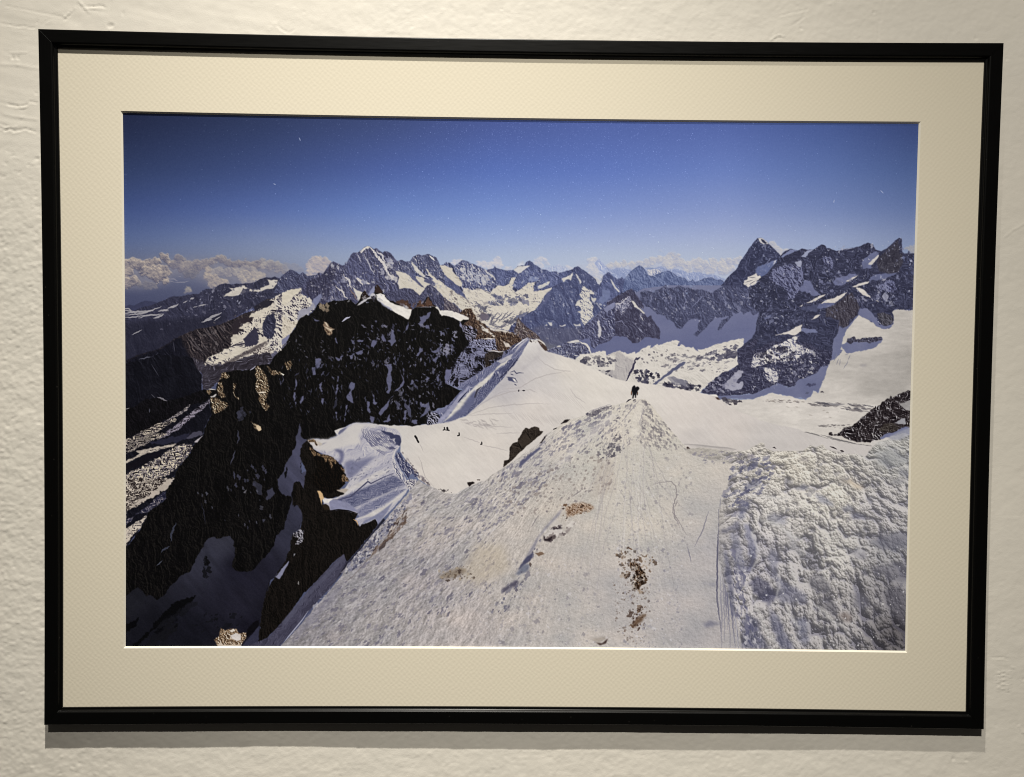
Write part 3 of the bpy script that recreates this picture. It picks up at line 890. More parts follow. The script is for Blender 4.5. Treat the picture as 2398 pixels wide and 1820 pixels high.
# right shoulder and the toothed peaks
P('B 1500,292 1545,270 1600,295 1660,290 1700,230 1760,200 1820,215 1890,195 1950,220 2000,240 2030,300 2050,345 2040,380 2100,440 2180,500 2212,520 2212,640 2120,600 2080,545 1990,530 1900,430 1870,370 1780,400 1700,470 1560,430 1500,400', tex=rk((54, 55, 76), (76, 78, 104), (108, 111, 138), 7, 62, 3, 6, 2.6, .44, sp=.82), jag=.7)
P('B 1670,280 1720,330 1760,370 1800,420 1860,480 1840,500 1740,430 1690,340', (204, 198, 190), jag=1.3)
S('B 1910,215 1980,280', 4, (206, 202, 200), jag=.6)
P('B 1860,370 1920,440 2000,520 2080,560 2140,620 2212,650 2212,860 2120,770 2010,660 1930,590 1900,560 1960,520 1900,470', (208, 200, 186), jag=1)
P('B 1640,470 1720,500 1800,600 1815,620 1770,600 1700,520', (88, 90, 118), jag=.8)
P('B 1560,430 1650,400 1720,480 1640,470', (90, 92, 120), jag=.8)
glac = lambda X, Y: rock(X, Y, [(0, (150, 140, 134)), (.35, (196, 188, 174)), (1, (212, 204, 192))], 6, 20, 3, 7, 1.3, .6)
P('B 1460,405 1560,430 1650,470 1740,560 1810,620 1860,645 1850,690 1780,735 1720,690 1660,640 1580,640 1520,650 1500,560 1520,500', tex=glac, jag=.9)
P('B 1730,480 1830,500 1930,580 2010,650 2110,745 2212,830 2212,700 2100,620 1990,560 1920,590 1850,640 1790,570', tex=glac, jag=.9)
P('B 1860,510 1930,520 1985,570 1980,610 1900,575 1840,550', (84, 86, 114), jag=.8)
P('B 2040,345 2110,340 2180,370 2212,380 2212,500 2150,470 2080,420', tex=glac, jag=.8)
P('B 1330,700 1400,690 1520,655 1580,632 1650,650 1670,640 1740,690 1785,738 1850,650 1870,620 1920,588 2000,650 2100,760 2212,870 2212,1000 1700,950 1500,850 1340,760', tex=rk((48, 47, 64), (64, 64, 86), (92, 92, 116), 8, 62, 3, 8, 2.4, .40, sp=1.0), jag=.9)

# ---- left of the black wall: broken snow slopes
lowmix = lambda X, Y: rock(X, Y, [(0, (50, 46, 60)), (.40, (66, 62, 80)), (.50, (160, 152, 150)), (.6, (204, 196, 182)), (1, (210, 202, 190))], 11, 40, 1.8, 3, 3.0, .49, mixn=.6)
P('B 0,700 40,690 130,640 250,640 260,720 380,780 430,880 330,1000 250,1010 180,1130 110,1230 0,1400 A 2100,1500 1900,1400 2000,1250 2040,1000 2000,800 2100,710', tex=lowmix, jag=1.5)
P('B 0,1000 180,1080 210,1060 180,1130 110,1230 60,1290 0,1300', tex=lambda X, Y: rock(X, Y, [(0, (90, 80, 76)), (.4, (190, 180, 164)), (1, (212, 202, 186))], 9, 40, 2, 3, 2.5, .62), jag=1.2)
P('B 0,700 130,650 250,632 220,690 150,740 110,810 40,860 0,840', (206, 197, 180), jag=1.2)
P('B 165,735 230,740 275,715 265,780 230,790', (206, 197, 180), jag=1)
P('B 60,820 130,810 130,860 80,870', (200, 192, 178), jag=1)
P('B 200,960 250,900 330,900 400,820 430,880 340,970 260,1010 210,1060', (150, 148, 160), jag=2)
P('B 0,1310 60,1260 120,1225 60,1345 0,1380', (120, 120, 146), jag=1)

# ---- centre: glacier basin
P('C 0,345 60,370 160,470 240,570 230,620 150,590 100,540 0,460', tex=glac, jag=.8)
P('C 0,460 100,540 200,640 260,720 280,770 180,720 60,620 0,600', tex=rk((64, 67, 94), (84, 88, 120), (110, 114, 146), 7, 45, 3, 5, 1.8), jag=.8)
P('C 0,590 60,630 170,710 290,780 420,860 520,960 560,1010 500,1100 340,1000 200,900 130,830 0,760', tex=glac, jag=1)
P('C 0,750 40,790 130,840 190,900 220,960 200,1010 0,1010', tex=rk((58, 52, 62), (78, 72, 86), (120, 112, 116), 7, 55, 3, 2, 2.4), jag=1)
basin = lambda X, Y: rock(X, Y, [(0, (96, 96, 112)), (.22, (140, 136, 144)), (.38, (200, 192, 180)), (1, (214, 206, 194))], 9, 12, 2.8, 9, 2.4, .60)
P('C 240,640 300,630 360,660 420,640 500,650 600,690 640,640 700,600 780,610 840,580 870,500 930,500 900,550 930,600 880,640 920,690 1000,640 1090,560 1180,545 1150,640 1210,620 1300,570 1370,550 1340,600 1240,640 1190,680 1270,665 1395,630 1360,700 1300,740 1240,840 1180,920 1080,960 980,1040 880,1110 840,1180 700,1170 560,1130 500,1090 480,1000 360,900 300,780 250,700', tex=basin, jag=1.2)
P('C 560,800 700,790 780,810 760,860 640,860 570,830', (104, 106, 130), jag=1.6, tex=lambda X, Y: rock(X, Y, [(0, (80, 82, 104)), (.6, (130, 130, 148)), (.75, (205, 198, 186)), (1, (205, 198, 186))], 6, 20, 2, 2, 3, .42))
flecks('C 640,720 900,740 1080,720 1060,820 860,860 640,800', 60, 1.9, 20, 1.7, [(92, 94, 120), (120, 120, 140), (78, 80, 104)], .85, 4)
flecks('C 300,640 700,650 900,700 1200,700 1250,800 900,900 500,900 350,760', 60, 1.0, 15, 2.2, [(110, 106, 118), (140, 134, 138)], .8, 5)
flecks('C 380,820 560,900 640,1000 700,1100 880,1000 1100,900 1180,900 900,1080 700,1170 520,1060', 90, 1.5, -40, 2.4, [(92, 92, 108), (120, 116, 124), (70, 70, 88)], .85, 6, spread=25)
for s_ in ('C 600,1090 640,1010 700,950', 'C 640,1100 700,1020 750,950', 'C 700,1080 760,1020 830,930', 'C 760,1050 830,990 900,940', 'C 620,1120 720,1140 820,1100', 'C 800,1120 900,1050 1000,980 1100,930', 'C 420,850 500,900 560,970', 'C 380,800 460,850 520,900'):
    S(s_, 3, (104, 102, 116), jag=1.6, alpha=.8)
P('C 480,950 540,960 580,990 560,1040 500,1060 460,1010', (108, 100, 112), jag=1.2)
P('C 930,1000 1000,980 1080,940 1060,980 960,1050', (110, 112, 136), jag=1)
flecks('C 100,650 300,780 520,960 480,1080 300,960 60,740', 60, 1.0, 30, 2, [(96, 88, 92), (130, 120, 118)], .8, 7)
# peaks around the basin
mid = rk((62, 66, 98), (82, 88, 122), (108, 114, 150), 9, 62, 3, 4, 2.2, .42, sp=1.0)
P('C 130,350 150,340 190,310 240,275 290,285 340,320 380,325 420,345 470,365 540,400 590,450 660,510 690,600 620,620 600,690 500,650 430,620 360,660 270,600 230,600 240,560 180,470', tex=rk((60, 62, 88), (82, 85, 116), (124, 128, 154), 7, 58, 2.4, 7, 2.8, .46, sp=.80), jag=.8)
flecks('C 180,380 400,350 560,500 650,600 560,600 380,560 240,520', 90, 1.5, 55, 1.7, [(204, 200, 198), (180, 180, 188)], .85, 8)
P('C 520,380 590,440 660,500 670,530 600,480 560,450', (196, 192, 190), jag=1.6)
P('C 590,395 650,375 660,345 675,378 720,390 780,402 850,408 900,402 960,440 920,490 870,495 830,560 780,600 720,600 690,570 660,500', tex=mid, jag=.8)
P('C 900,402 960,352 1040,345 1125,345 1090,380 1010,430 960,450', (206, 202, 200), jag=.8)
P('C 1040,345 1070,295 1110,280 1140,300 1160,330 1200,345 1260,395 1250,480 1160,560 1090,560 1000,640 910,640 880,600 930,530 960,470 1040,400 1120,345', tex=mid, jag=.8)
P('C 1120,480 1220,490 1220,540 1180,550 1100,530', (118, 126, 160), jag=1)
P('C 1260,395 1320,400 1370,430 1440,420 1490,442 1560,422 1640,402 1660,430 1560,500 1520,560 1400,620 1280,650 1160,680 1180,600 1240,540 1260,450', tex=mid, jag=.8)
P('C 1210,610 1300,570 1370,548 1350,590 1260,640 1220,640', (204, 200, 194), jag=1)
# the dark pyramid
P('C 1690,365 1730,355 1800,400 1880,460 1925,490 1980,560 2030,620 2060,640 2212,720 2212,820 2060,900 1950,1010 1830,1120 1790,1130 1700,1130 1740,1400 1580,1360 1400,1440 1340,1440 1240,1300 1160,1200 1000,1060 1000,1010 1180,920 1250,850 1300,740 1400,640 1520,560 1600,480 1660,430', tex=rk((56, 59, 88), (76, 81, 113), (100, 106, 138), 12, 66, 3, 9, 1.8, .40, sp=1.1), jag=1)
P('C 1520,520 1600,480 1670,430 1660,480 1640,540 1600,520 1540,555', (208, 203, 196), jag=1.2)
P('C 1700,450 1740,480 1780,560 1760,590 1720,500', (200, 196, 194), jag=1.4)
P('C 1240,870 1300,760 1380,670 1340,800 1280,860 1200,930', (94, 98, 130), jag=1.5, soft=1.5)
for s_ in ('C 1380,800 1420,900 1440,980', 'C 1520,700 1560,850 1600,980', 'C 1640,650 1700,780 1750,860', 'C 1300,900 1300,960 1340,1010', 'C 1450,700 1480,820 1540,920'):
    S(s_, 2.2, (104, 110, 140), jag=1.2, alpha=.7)
flecks('C 1400,600 1700,620 1720,900 1500,900 1380,800', 30, .9, 60, 1.5, [(150, 152, 172)], .7, 9)
P('C 1790,600 1850,640 1950,690 1950,715 1890,710 1880,780 1930,860 1920,960 1940,1000 1880,1050 1820,1120 1780,1060 1760,960 1725,940 1780,920 1760,880 1700,860 1740,790 1800,780 1750,720 1780,680', tex=lambda X, Y: rock(X, Y, [(0, (92, 94, 118)), (.35, (120, 120, 140)), (.45, (200, 194, 186)), (1, (210, 204, 194))], 6, 25, 3, 3, 2.8, .62), jag=1)
P('C 1900,745 1980,770 1940,820 1915,800', (200, 196, 190), jag=1)
for s_ in ('C 1340,1070 1400,1080 1390,1130 1370,1120', 'C 1490,1115 1580,1105 1570,1125 1500,1130', 'C 1670,1100 1720,1110 1760,1090 1770,1130 1700,1130', 'C 1290,1130 1330,1100 1340,1120', 'C 1310,1265 1360,1290 1330,1300'):
    P(s_, (196, 192, 190), jag=1.2)
P('C 1240,1300 1160,1200 1140,1160 1250,1120 1500,1150 1750,1140 1800,1200 1740,1310 1580,1350 1480,1390 1340,1440', tex=rk((66, 66, 86), (86, 86, 108), (108, 108, 128), 10, 60, 3, 1, 1.3, .45, sp=1.2), soft=3, alpha=.7)
P('C 1250,1290 1360,1370 1480,1370 1400,1430 1340,1450 1280,1350', (104, 104, 112), soft=4, alpha=.8)
P('C 1960,480 2030,545 2060,500 2010,600 1980,560', (198, 198, 204), jag=1)
P('C 1925,485 1980,500 2030,545 2050,500 2070,470 2050,560 1990,560', (198, 196, 200), jag=.6)
# right of the pyramid
P('C 2060,480 2120,430 2150,435 D 0,440 40,435 90,490 140,520 190,510 200,488 215,515 240,515 230,640 180,700 30,860 0,840 C 2100,870 1980,850 1960,700 2020,620', tex=mid, jag=.8)
P('D 50,515 90,560 120,620 175,680 160,690 110,640 70,570', (206, 202, 198), jag=.7)
P('C 2040,640 2140,660 2150,740 2060,840 1990,800 2060,740', (112, 120, 154), jag=1.5, soft=1)
flecks('C 1960,820 2100,860 2060,900 1980,900', 8, 2, 60, 1.5, [(196, 192, 192)], .8, 2)
P('D 240,515 290,450 340,400 380,370 430,340 470,365 530,450 570,482 640,465 720,430 800,410 860,440 930,490 1000,502 1060,552 1100,540 1118,520 1140,555 1200,547 1270,505 1370,500 1420,530 1480,525 1525,560 1540,590 1380,700 1250,660 1100,640 900,620 800,640 770,590 700,640 600,690 480,680 440,720 370,660 300,650 200,700', tex=rk((70, 78, 112), (88, 98, 134), (116, 126, 160), 9, 58, 2.4, 6, 2.2, .45, sp=1.0, snow=(160, 164, 188)), jag=.7)
P('D 520,395 545,470 600,475 580,420 650,470 620,420 700,430 640,390 580,400', (204, 200, 202), jag=1.2, alpha=.6)

# ---- right half: shaded cirque wall, its snow apron and the tall peaks
wallp = rk((54, 55, 76), (72, 74, 99), (92, 95, 122), 9, 64, 2.8, 2, 2.3, .40, snow=(122, 124, 150), sp=.92)
aprn = (108, 111, 142)
apron = lambda X, Y: ramp(0.5 + 0.35 * (NS[3].fbm(X / 60, Y / 22, 3) - 0.5) + (Y - 730) / 260, [(0, (124, 126, 152)), (.5, (112, 115, 145)), (1, (96, 100, 134))])
P('C 1740,1310 1800,1180 1900,1040 2000,960 2150,850 D 0,800 300,740 480,640 800,600 1500,600 2212,500 2212,1450 1700,1700 900,1700 0,1500 C 2212,1560 1900,1480', tex=apron)
P('D 440,690 500,665 600,690 700,640 770,590 800,640 900,625 930,600 1000,625 1100,640 1150,660 1220,655 1290,670 1370,700 1450,640 1540,600 1600,590 1750,560 1850,630 2000,540 2212,420 2212,900 1990,940 1900,990 1860,930 1780,980 1740,935 1680,970 1620,930 1640,990 1580,1060 1520,1110 1490,1170 1440,1180 1490,1050 1590,1005 1400,1010 1330,1100 1240,1200 1180,1265 1125,1240 1180,1190 1180,1110 1230,1040 1100,1035 1020,1100 980,1165 900,1140 860,1070 780,1030 760,990 650,970 600,920 560,880 520,880 440,800', tex=wallp, jag=1.1)
flecks('D 500,680 800,640 1300,700 1600,640 2000,760 1600,920 1000,1000 700,900', 80, 1.3, 60, 1.8, [(116, 118, 144), (150, 150, 168), (100, 102, 128)], .8, 3)
for s_ in ('D 830,700 850,760 830,820', 'D 1010,700 1030,800 1010,900', 'D 1280,740 1200,780 1150,840 1110,880', 'D 1490,720 1530,790 1580,830', 'D 1830,660 1840,730 1900,790', 'D 590,700 585,780 560,840', 'D 960,850 1000,910', 'D 1020,850 1060,900'):
    S(s_, 2.6, (118, 120, 148), jag=1.3, alpha=.8)
# near pyramid (left of the apron) with its lit arete
pyr = rk((50, 48, 66), (64, 62, 82), (86, 86, 108), 9, 62, 2.8, 4, 2.3, .40, snow=(150, 150, 170), sp=.98)
P('D 280,660 330,640 370,700 430,790 490,870 480,910 440,880 520,1010 580,990 610,1060 680,1150 700,1200 690,1300 620,1280 510,1270 400,1345 340,1350 270,1270 160,1255 90,1260 40,1320 0,1330 0,830 100,760', tex=pyr, jag=1)
P('D 300,735 250,760 100,840 0,930 0,1050 60,1000 100,960 160,900 190,990 230,960 290,870 330,800', tex=lambda X, Y: rock(X, Y, [(0, (58, 56, 76)), (.40, (88, 88, 112)), (.6, (134, 134, 158)), (1, (182, 178, 186))], 6, 40, 2, 7, 3, .50), jag=1)
S('D 0,875 80,840 180,840 290,745', 3, (176, 172, 180), jag=1)
P('D 315,795 350,800 410,880 440,900 495,950 495,970 440,930 390,890 360,880', (206, 200, 192), jag=.8)
S('D 430,980 480,1060', 2.5, (180, 176, 180), jag=.8)
S('D 100,1080 200,1060 260,1130', 2, (120, 120, 146), jag=.8)
S('D 410,1150 470,1210', 3, (140, 140, 160), jag=.6)
P('C 1740,1310 1780,1200 1830,1120 1950,1010 2060,900 2150,850 2212,810 2212,1240 2100,1340 1990,1370 1950,1420 1900,1390 1890,1290', tex=rk((54, 54, 76), (70, 70, 94), (108, 110, 138), 8, 50, 2.5, 6, 2.6, .44, snow=(178, 176, 186), sp=.85), jag=1)
P('C 2000,1050 2020,1100 2040,1180 2010,1290 1990,1250 2000,1150 1980,1080', (190, 186, 188), jag=1.4)
P('C 2060,900 2150,850 2212,820 2212,880 2100,950', (128, 130, 158), jag=1.4)
# tall peak and the tower group at the right
big = rk((42, 44, 64), (58, 60, 84), (84, 87, 114), 11, -42, 3, 8, 2.2, .38, snow=(128, 130, 158), sp=.98)
P('D 1525,560 1560,510 1610,460 1680,400 1730,300 1800,200 1860,110 1945,5 E 75,100 130,98 200,150 260,210 330,280 375,330 330,400 200,560 60,660 D 1820,640 1600,600 1480,610', tex=big, jag=.7)
P('E 80,98 130,96 165,120 200,145 230,180 190,175 150,180 110,150 95,130', (196, 192, 192), jag=.9)
P('E 120,110 165,128 200,160 180,175 140,150', (50, 52, 72), jag=.9)
P('D 1960,360 2060,330 2150,280 2212,260 2212,420 2080,440 2060,500 1990,470 1950,420', (104, 112, 148), jag=1.6, soft=.8)
P('E 220,480 270,405 325,380 300,430 240,470', (206, 203, 206), jag=.8)
P('E 60,500 180,440 300,400 250,500 180,600 110,600 50,540', (98, 106, 142), jag=1.5, soft=1)
S('E 240,360 200,420 150,480', 2.5, (112, 116, 146), jag=1, alpha=.7)
P('D 1940,435 1960,480 1990,470 2010,510 2060,490 2040,520 1990,550 1960,540 1930,590 1870,600 1840,630 1810,600 1780,590 1780,540 1830,520 1830,490 1890,470', (210, 203, 196), jag=1)
for s_ in ('D 1800,560 1900,530', 'D 1850,590 1930,540', 'D 1850,500 1930,500'):
    S(s_, 1.6, (120, 116, 124), jag=.6)
RG = 'E 375,330 430,270 500,240 600,262 650,235 720,252 800,250 900,185 945,190 970,230 1050,250 1100,268 1200,240 1330,225 1420,200 1460,175 1510,158 1570,180 1600,245 1680,272 1750,235 1800,190 1860,130 1910,95 1945,105 1950,280 1980,300 2020,300 2035,262 2055,300 2125,295 2160,300 2160,1000 2110,1000 '
rt = rk((40, 41, 58), (55, 56, 76), (78, 80, 104), 10, -36, 2.4, 5, 2.5, .39, snow=(116, 118, 146), sp=.93)
P(RG + '2000,1030 1850,1020 1840,1150 1780,1250 1700,1240 1620,1130 1500,1010 1400,1010 1380,1100 1270,1200 1180,1290 1160,1400 1050,1560 1030,1700 0,1700 D 1700,1500 1700,1430 1780,1360 1880,1290 1930,1200 1950,1050 1980,940 1900,900 1850,760 1830,640 1900,600 2000,540 E 60,660 200,560', tex=rt, jag=.8)
# snow-veined lavender faces
vein = lambda X, Y: rock(X, Y, [(0, (50, 50, 70)), (.46, (66, 67, 92)), (.56, (104, 106, 136)), (1, (128, 130, 158))], 10, 50, 1.6, 6, 3.0, .52)
P('E 300,480 480,440 620,470 660,620 640,760 560,880 460,900 480,780 380,720 260,660 220,600', tex=vein, jag=2.5)
P('E 930,330 1020,340 1060,430 1040,500 960,430 920,370', tex=vein, jag=2)
P('E 680,640 760,650 830,780 900,830 800,850 700,790 640,790 620,760', aprn, jag=1.5)
P('E 1050,680 1090,620 1200,590 1290,560 1370,580 1230,660 1180,710 1080,710', aprn, jag=1.5)
P('E 1440,500 1430,430 1450,370 1540,300 1600,270 1650,290 1620,360 1560,440 1550,490', (104, 108, 138), jag=1.2)
P('E 1510,440 1560,380 1600,350 1650,310 1640,350 1580,420 1540,445', (196, 190, 184), jag=1)
P('E 1540,600 1590,580 1700,560 1890,510 1870,560 1800,600 1680,640 1560,640 1520,640', (100, 104, 134), jag=1.5)
P('E 1740,650 1820,630 1880,760 1840,800 1740,790 1650,720', tex=vein, jag=2)
P('E 400,320 500,245 590,262 480,310 400,350 380,345', (124, 130, 162), jag=1)
P('E 640,340 720,260 800,252 730,300 700,350', (150, 154, 178), jag=1)
P('E 560,415 640,385 650,420 640,480 600,470', (160, 162, 182), jag=1)
S('E 640,460 655,560 680,640', 4, (112, 114, 144), jag=1.2)
S('E 1100,265 1200,240 1320,228', 2, (150, 154, 176), jag=.5)
# lit tops: long snow wedges
lit = (208, 200, 192)
P('E 705,940 800,890 900,840 970,825 900,870 780,930', lit, jag=.7)
P('E 615,985 670,955 650,985', lit, jag=.6)
P('E 895,950 960,900 1080,870 1180,820 1240,800 1180,860 1080,940 980,940', lit, jag=.8)
P('E 1220,660 1300,610 1390,575 1330,620 1260,660', lit, jag=.6)
P('E 1300,730 1380,690 1530,655 1500,690 1400,715 1330,735', lit, jag=.7)
P('E 1350,740 1400,740 1460,770 1500,820 1545,870 1480,850 1400,800', lit, jag=.9)
P('E 1600,900 1650,930 1640,910', lit, jag=.6)
P('E 1680,650 1760,610 1720,650', (160, 158, 170), jag=.8)
P('E 765,1160 830,1100 895,1085 850,1130', lit, jag=.6)
P('E 300,1355 460,1310 600,1240 660,1215 640,1260 650,1300 560,1360 470,1340', lit, jag=.8)
P('E 560,1000 760,980 850,960 1060,960 1050,1000 900,1000 820,1060 700,1040', (88, 92, 120), jag=2, soft=1, alpha=.6)
P('E 845,1000 880,950 1000,940 1080,950 1060,990 980,1000', (98, 102, 134), jag=1.2)
P('E 640,1300 660,1260 830,1280 860,1320 700,1330', (112, 116, 146), jag=1)
P('E 150,1130 265,1085 240,1130 180,1150', (100, 104, 134), jag=1)
# brown tinged lower walls
P('E 960,1010 1080,960 1200,870 1300,800 1400,1000 1370,1100 1270,1150 1240,1270 1160,1230 1120,1330 1140,1150 960,1120', tex=rk((44, 40, 50), (62, 58, 68), (86, 82, 92), 8, 78, 4, 9, 2.0, .42, snow=(112, 112, 132), sp=1.0), jag=1, soft=.7)
P('E 1620,1080 1700,1060 1800,1090 1840,1150 1830,1200 1760,1240 1680,1220', tex=rk((46, 44, 52), (64, 62, 70), (96, 94, 104), 7, 60, 2, 1, 2.6, .42, sp=1.1), jag=1)
P('E 1920,300 1950,290 1960,420 1900,540 1780,560 1650,530 1620,420 1650,350 1750,250 1900,120', tex=rk((42, 40, 50), (58, 56, 68), (80, 78, 88), 9, -50, 3, 3, 2.2, .40, sp=1.2), jag=.6, soft=.6)
flecks('E 680,400 1050,500 1300,600 1100,800 900,800 700,600', 70, 1.5, 30, 1.6, [(118, 120, 148), (96, 98, 124)], .8, 11)
flecks('E 1550,740 1700,700 1900,900 1800,1000 1650,900', 60, 1.4, 60, 1.5, [(132, 134, 160), (160, 160, 176)], .75, 12)
flecks('E 100,900 500,950 700,1150 400,1250 100,1250 150,1000', 70, 1.4, -40, 1.6, [(96, 98, 124), (120, 122, 148)], .75, 13)
flecks('E 1960,330 2110,320 2110,600 1980,560', 30, 1.4, 50, 1.4, [(110, 116, 150), (84, 88, 116)], .8, 14)
flecks('E 1200,880 1400,960 1600,980 1500,900 1400,830', 30, 1.3, 60, 1.8, [(140, 140, 160), (110, 110, 134)], .8, 15)

# ---- bright broken snow below the shaded apron
brk = lambda X, Y: rock(X, Y, [(0, (150, 144, 144)), (.3, (192, 186, 178)), (.6, (212, 205, 196)), (1, (218, 211, 202))], 13, 14, 2.4, 8, 1.5, .56)
LOWER = 'H 1560,330 C 1340,1430 1480,1380 1500,1400 G 0,100 30,160 140,120 150,150 210,140 220,180 300,150 400,115 490,160 560,140 590,130 600,160 650,130 700,85 800,45 790,90 880,30 900,50 960,25 1060,0 1110,-20 1170,0 1155,60 1190,35 1250,75 1330,80 1345,65 1370,100 1410,130 1400,95 1470,100 1540,80 1640,35 1750,5 1850,-20 2000,-40 2000,60 1920,100 1920,230 1990,240 2000,300 1900,330 1700,430 1600,520 1500,600 1440,660'
P(LOWER + ' 1300,700 700,620 300,500 0,340', tex=brk, jag=1.2)
P('G 0,300 60,200 150,170 230,190 300,150 390,120 480,200 560,240 600,220 480,510 380,500 250,440', tex=lambda X, Y: rock(X, Y, [(0, (140, 134, 138)), (.5, (176, 170, 168)), (1, (200, 193, 187))], 12, 60, 2, 3, 1.0, .5), jag=1, soft=1)
P('G 820,555 900,490 1000,420 1100,340 1210,260 1250,265 1200,320 1130,370 1060,420 960,480 860,560', (88, 90, 114), jag=1.1)
S('G 605,205 575,300 550,370 520,430 470,515', 5, (66, 62, 80), jag=1.6)
P('G 610,210 665,195 640,230 600,235', (60, 58, 76), jag=1)
rk_dk = [(46, 44, 60), (66, 64, 82), (36, 34, 48)]
flecks('G 600,350 900,400 900,520 700,540 600,480', 44, 2.6, 60, 1.3, rk_dk, .9, 21, spread=40)
flecks('G 40,200 260,180 260,420 400,510 130,380', 60, 1.8, 40, 1.5, rk_dk, .85, 22, spread=40)
flecks('G 950,520 1250,560 1460,560 1400,640 1000,590', 50, 2.0, 20, 2.0, rk_dk, .85, 23)
flecks('G 1100,480 1300,500 1250,570 1150,540', 16, 1.6, 30, 3.0, [(120, 118, 130)], .8, 24)
flecks('G 1400,180 1900,20 1900,200 1700,250 1400,230', 75, 1.6, -15, 2.4, [(96, 94, 110), (66, 64, 82)], .85, 25)
flecks('G 1000,150 1500,200 1900,250 1700,400 1200,400 900,380', 90, 1.2, -10, 2.6, [(130, 126, 132), (96, 92, 102)], .75, 26)
flecks('G 650,120 1300,100 1200,250 700,300', 30, 1.2, 40, 1.5, [(110, 104, 108), (80, 76, 86)], .8, 27)
P('G 1160,10 1140,60 1170,60 1180,20', (104, 106, 136))
# small rocky knoll in front of the shadowed basin
P('C 1340,1440 1400,1410 1490,1380 1560,1345 1650,1320 1720,1310 1750,1330 1850,1370 1900,1480 1840,1490 1700,1560 1600,1540 1400,1490', tex=rk((50, 49, 66), (74, 74, 98), (120, 122, 146), 7, -40, 2, 7, 3.0, .48, snow=(190, 186, 184), sp=.85), jag=1.2)
P('C 1580,1340 1650,1318 1740,1305 1760,1330 1680,1340 1620,1345', (208, 202, 196), jag=1)
S('C 1760,1330 1830,1360 1880,1420 1900,1480', 5, (206, 200, 194), jag=.8)
P('C 1460,1400 1490,1375 1520,1400', (200, 196, 192), jag=.6)
P('C 1700,1560 1760,1490 1900,1480 2090,1450 2100,1520 2212,1480 2212,1700 1950,1700', tex=brk, jag=1.2)
flecks('C 1720,1560 1900,1490 2212,1560 2212,1660 1900,1660', 50, 1.8, 10, 1.8, [(120, 116, 120), (60, 58, 74), (90, 86, 98)], .85, 28)
# big blue-brown spur in the middle right
spur = rk((40, 40, 58), (56, 55, 74), (82, 82, 104), 8, -34, 2.2, 6, 2.8, .42, snow=(170, 168, 180), sp=.90)
P('G 1920,230 1915,150 1960,80 2100,0 2212,-60 F 0,0 300,-120 700,-100 900,0 1050,0 1050,80 1000,190 880,215 840,300 700,360 600,390 560,470 470,490 400,450 340,430 260,470 120,530 0,585 G 2100,680 1900,690 1700,720 1640,700 1560,690 1450,660 1540,560 1570,520 1680,450 1720,400 1850,370 1930,300', tex=spur, jag=1.3)
sp_sn = lambda X, Y: rock(X, Y, [(0, (60, 58, 78)), (.36, (100, 100, 124)), (.48, (176, 172, 176)), (.7, (206, 200, 196)), (1, (212, 206, 200))], 8, -30, 2.4, 2, 3.2, .50)
P('F 0,160 30,60 200,0 400,-90 620,-70 800,20 830,90 780,60 700,30 560,140 380,150 280,160 180,180 0,230', tex=sp_sn, jag=1.2)
P('E 60,1640 200,1560 300,1480 420,1440 560,1370 620,1360 560,1450 640,1500 560,1560 500,1640 400,1650 200,1700 60,1700', tex=lambda X, Y: rock(X, Y, [(0, (70, 68, 90)), (.36, (130, 130, 150)), (.5, (206, 200, 196)), (1, (214, 208, 200))], 8, -30, 2.4, 3, 3.0, .54), jag=1.2)
P('F 160,230 260,220 330,280 350,340 340,420 220,400 170,330', tex=sp_sn, jag=1.5)
P('G 1930,370 1990,380 1950,470 1900,530 1990,520 1980,600 1860,640 1760,620 1760,540 1850,450', (160, 158, 172), jag=1.8)
P('G 2120,320 2212,270 2212,310 2130,335', (206, 200, 194), jag=.8)
flecks('F 60,50 400,-60 600,40 500,140 100,180', 70, 2.0, 20, 1.6, rk_dk, .9, 31)
flecks('G 1560,520 1900,400 1900,640 1500,660', 50, 1.8, 30, 1.6, [(160, 158, 172), (130, 128, 148)], .75, 32)
flecks('F 380,200 860,120 800,300 500,440', 46, 1.5, 30, 1.6, [(170, 168, 180), (200, 196, 194), (130, 128, 146)], .75, 33)
shad = lambda X, Y: ramp(0.5 + 0.6 * (NS[4].fbm(X / 30, Y / 18, 3) - 0.5), [(0, (92, 96, 124)), (.5, (108, 111, 140)), (1, (124, 126, 150))])
P('F 0,585 120,530 260,470 340,430 400,450 470,490 560,470 600,390 700,360 840,300 900,215 1000,205 1020,140 1050,80 1050,0 1180,-80 1140,-250 1200,-290 1340,-380 1290,-250 1180,0 1030,130 1000,210 960,330 890,480 850,560 830,530 800,520 770,600 680,640 640,610 560,620 440,590 330,570 250,555 120,600 0,640 G 2100,740 1960,740 1850,735 1700,750 1640,700 1700,700 1900,700 2100,680', tex=shad, jag=.8)
P('E 1380,1100 1400,1010 1500,1010 1560,1080 1620,1130 1650,1220 1740,1240 1830,1210 1800,1260 1700,1275 1620,1250 1580,1200 1500,1150', tex=shad, jag=1)
P('E 1140,1230 1180,1270 1240,1260 1280,1200 1370,1090 1370,1130 1290,1230 1220,1310 1190,1400 1160,1560 1080,1700 1030,1700 1060,1400 1120,1330', tex=shad, jag=1)

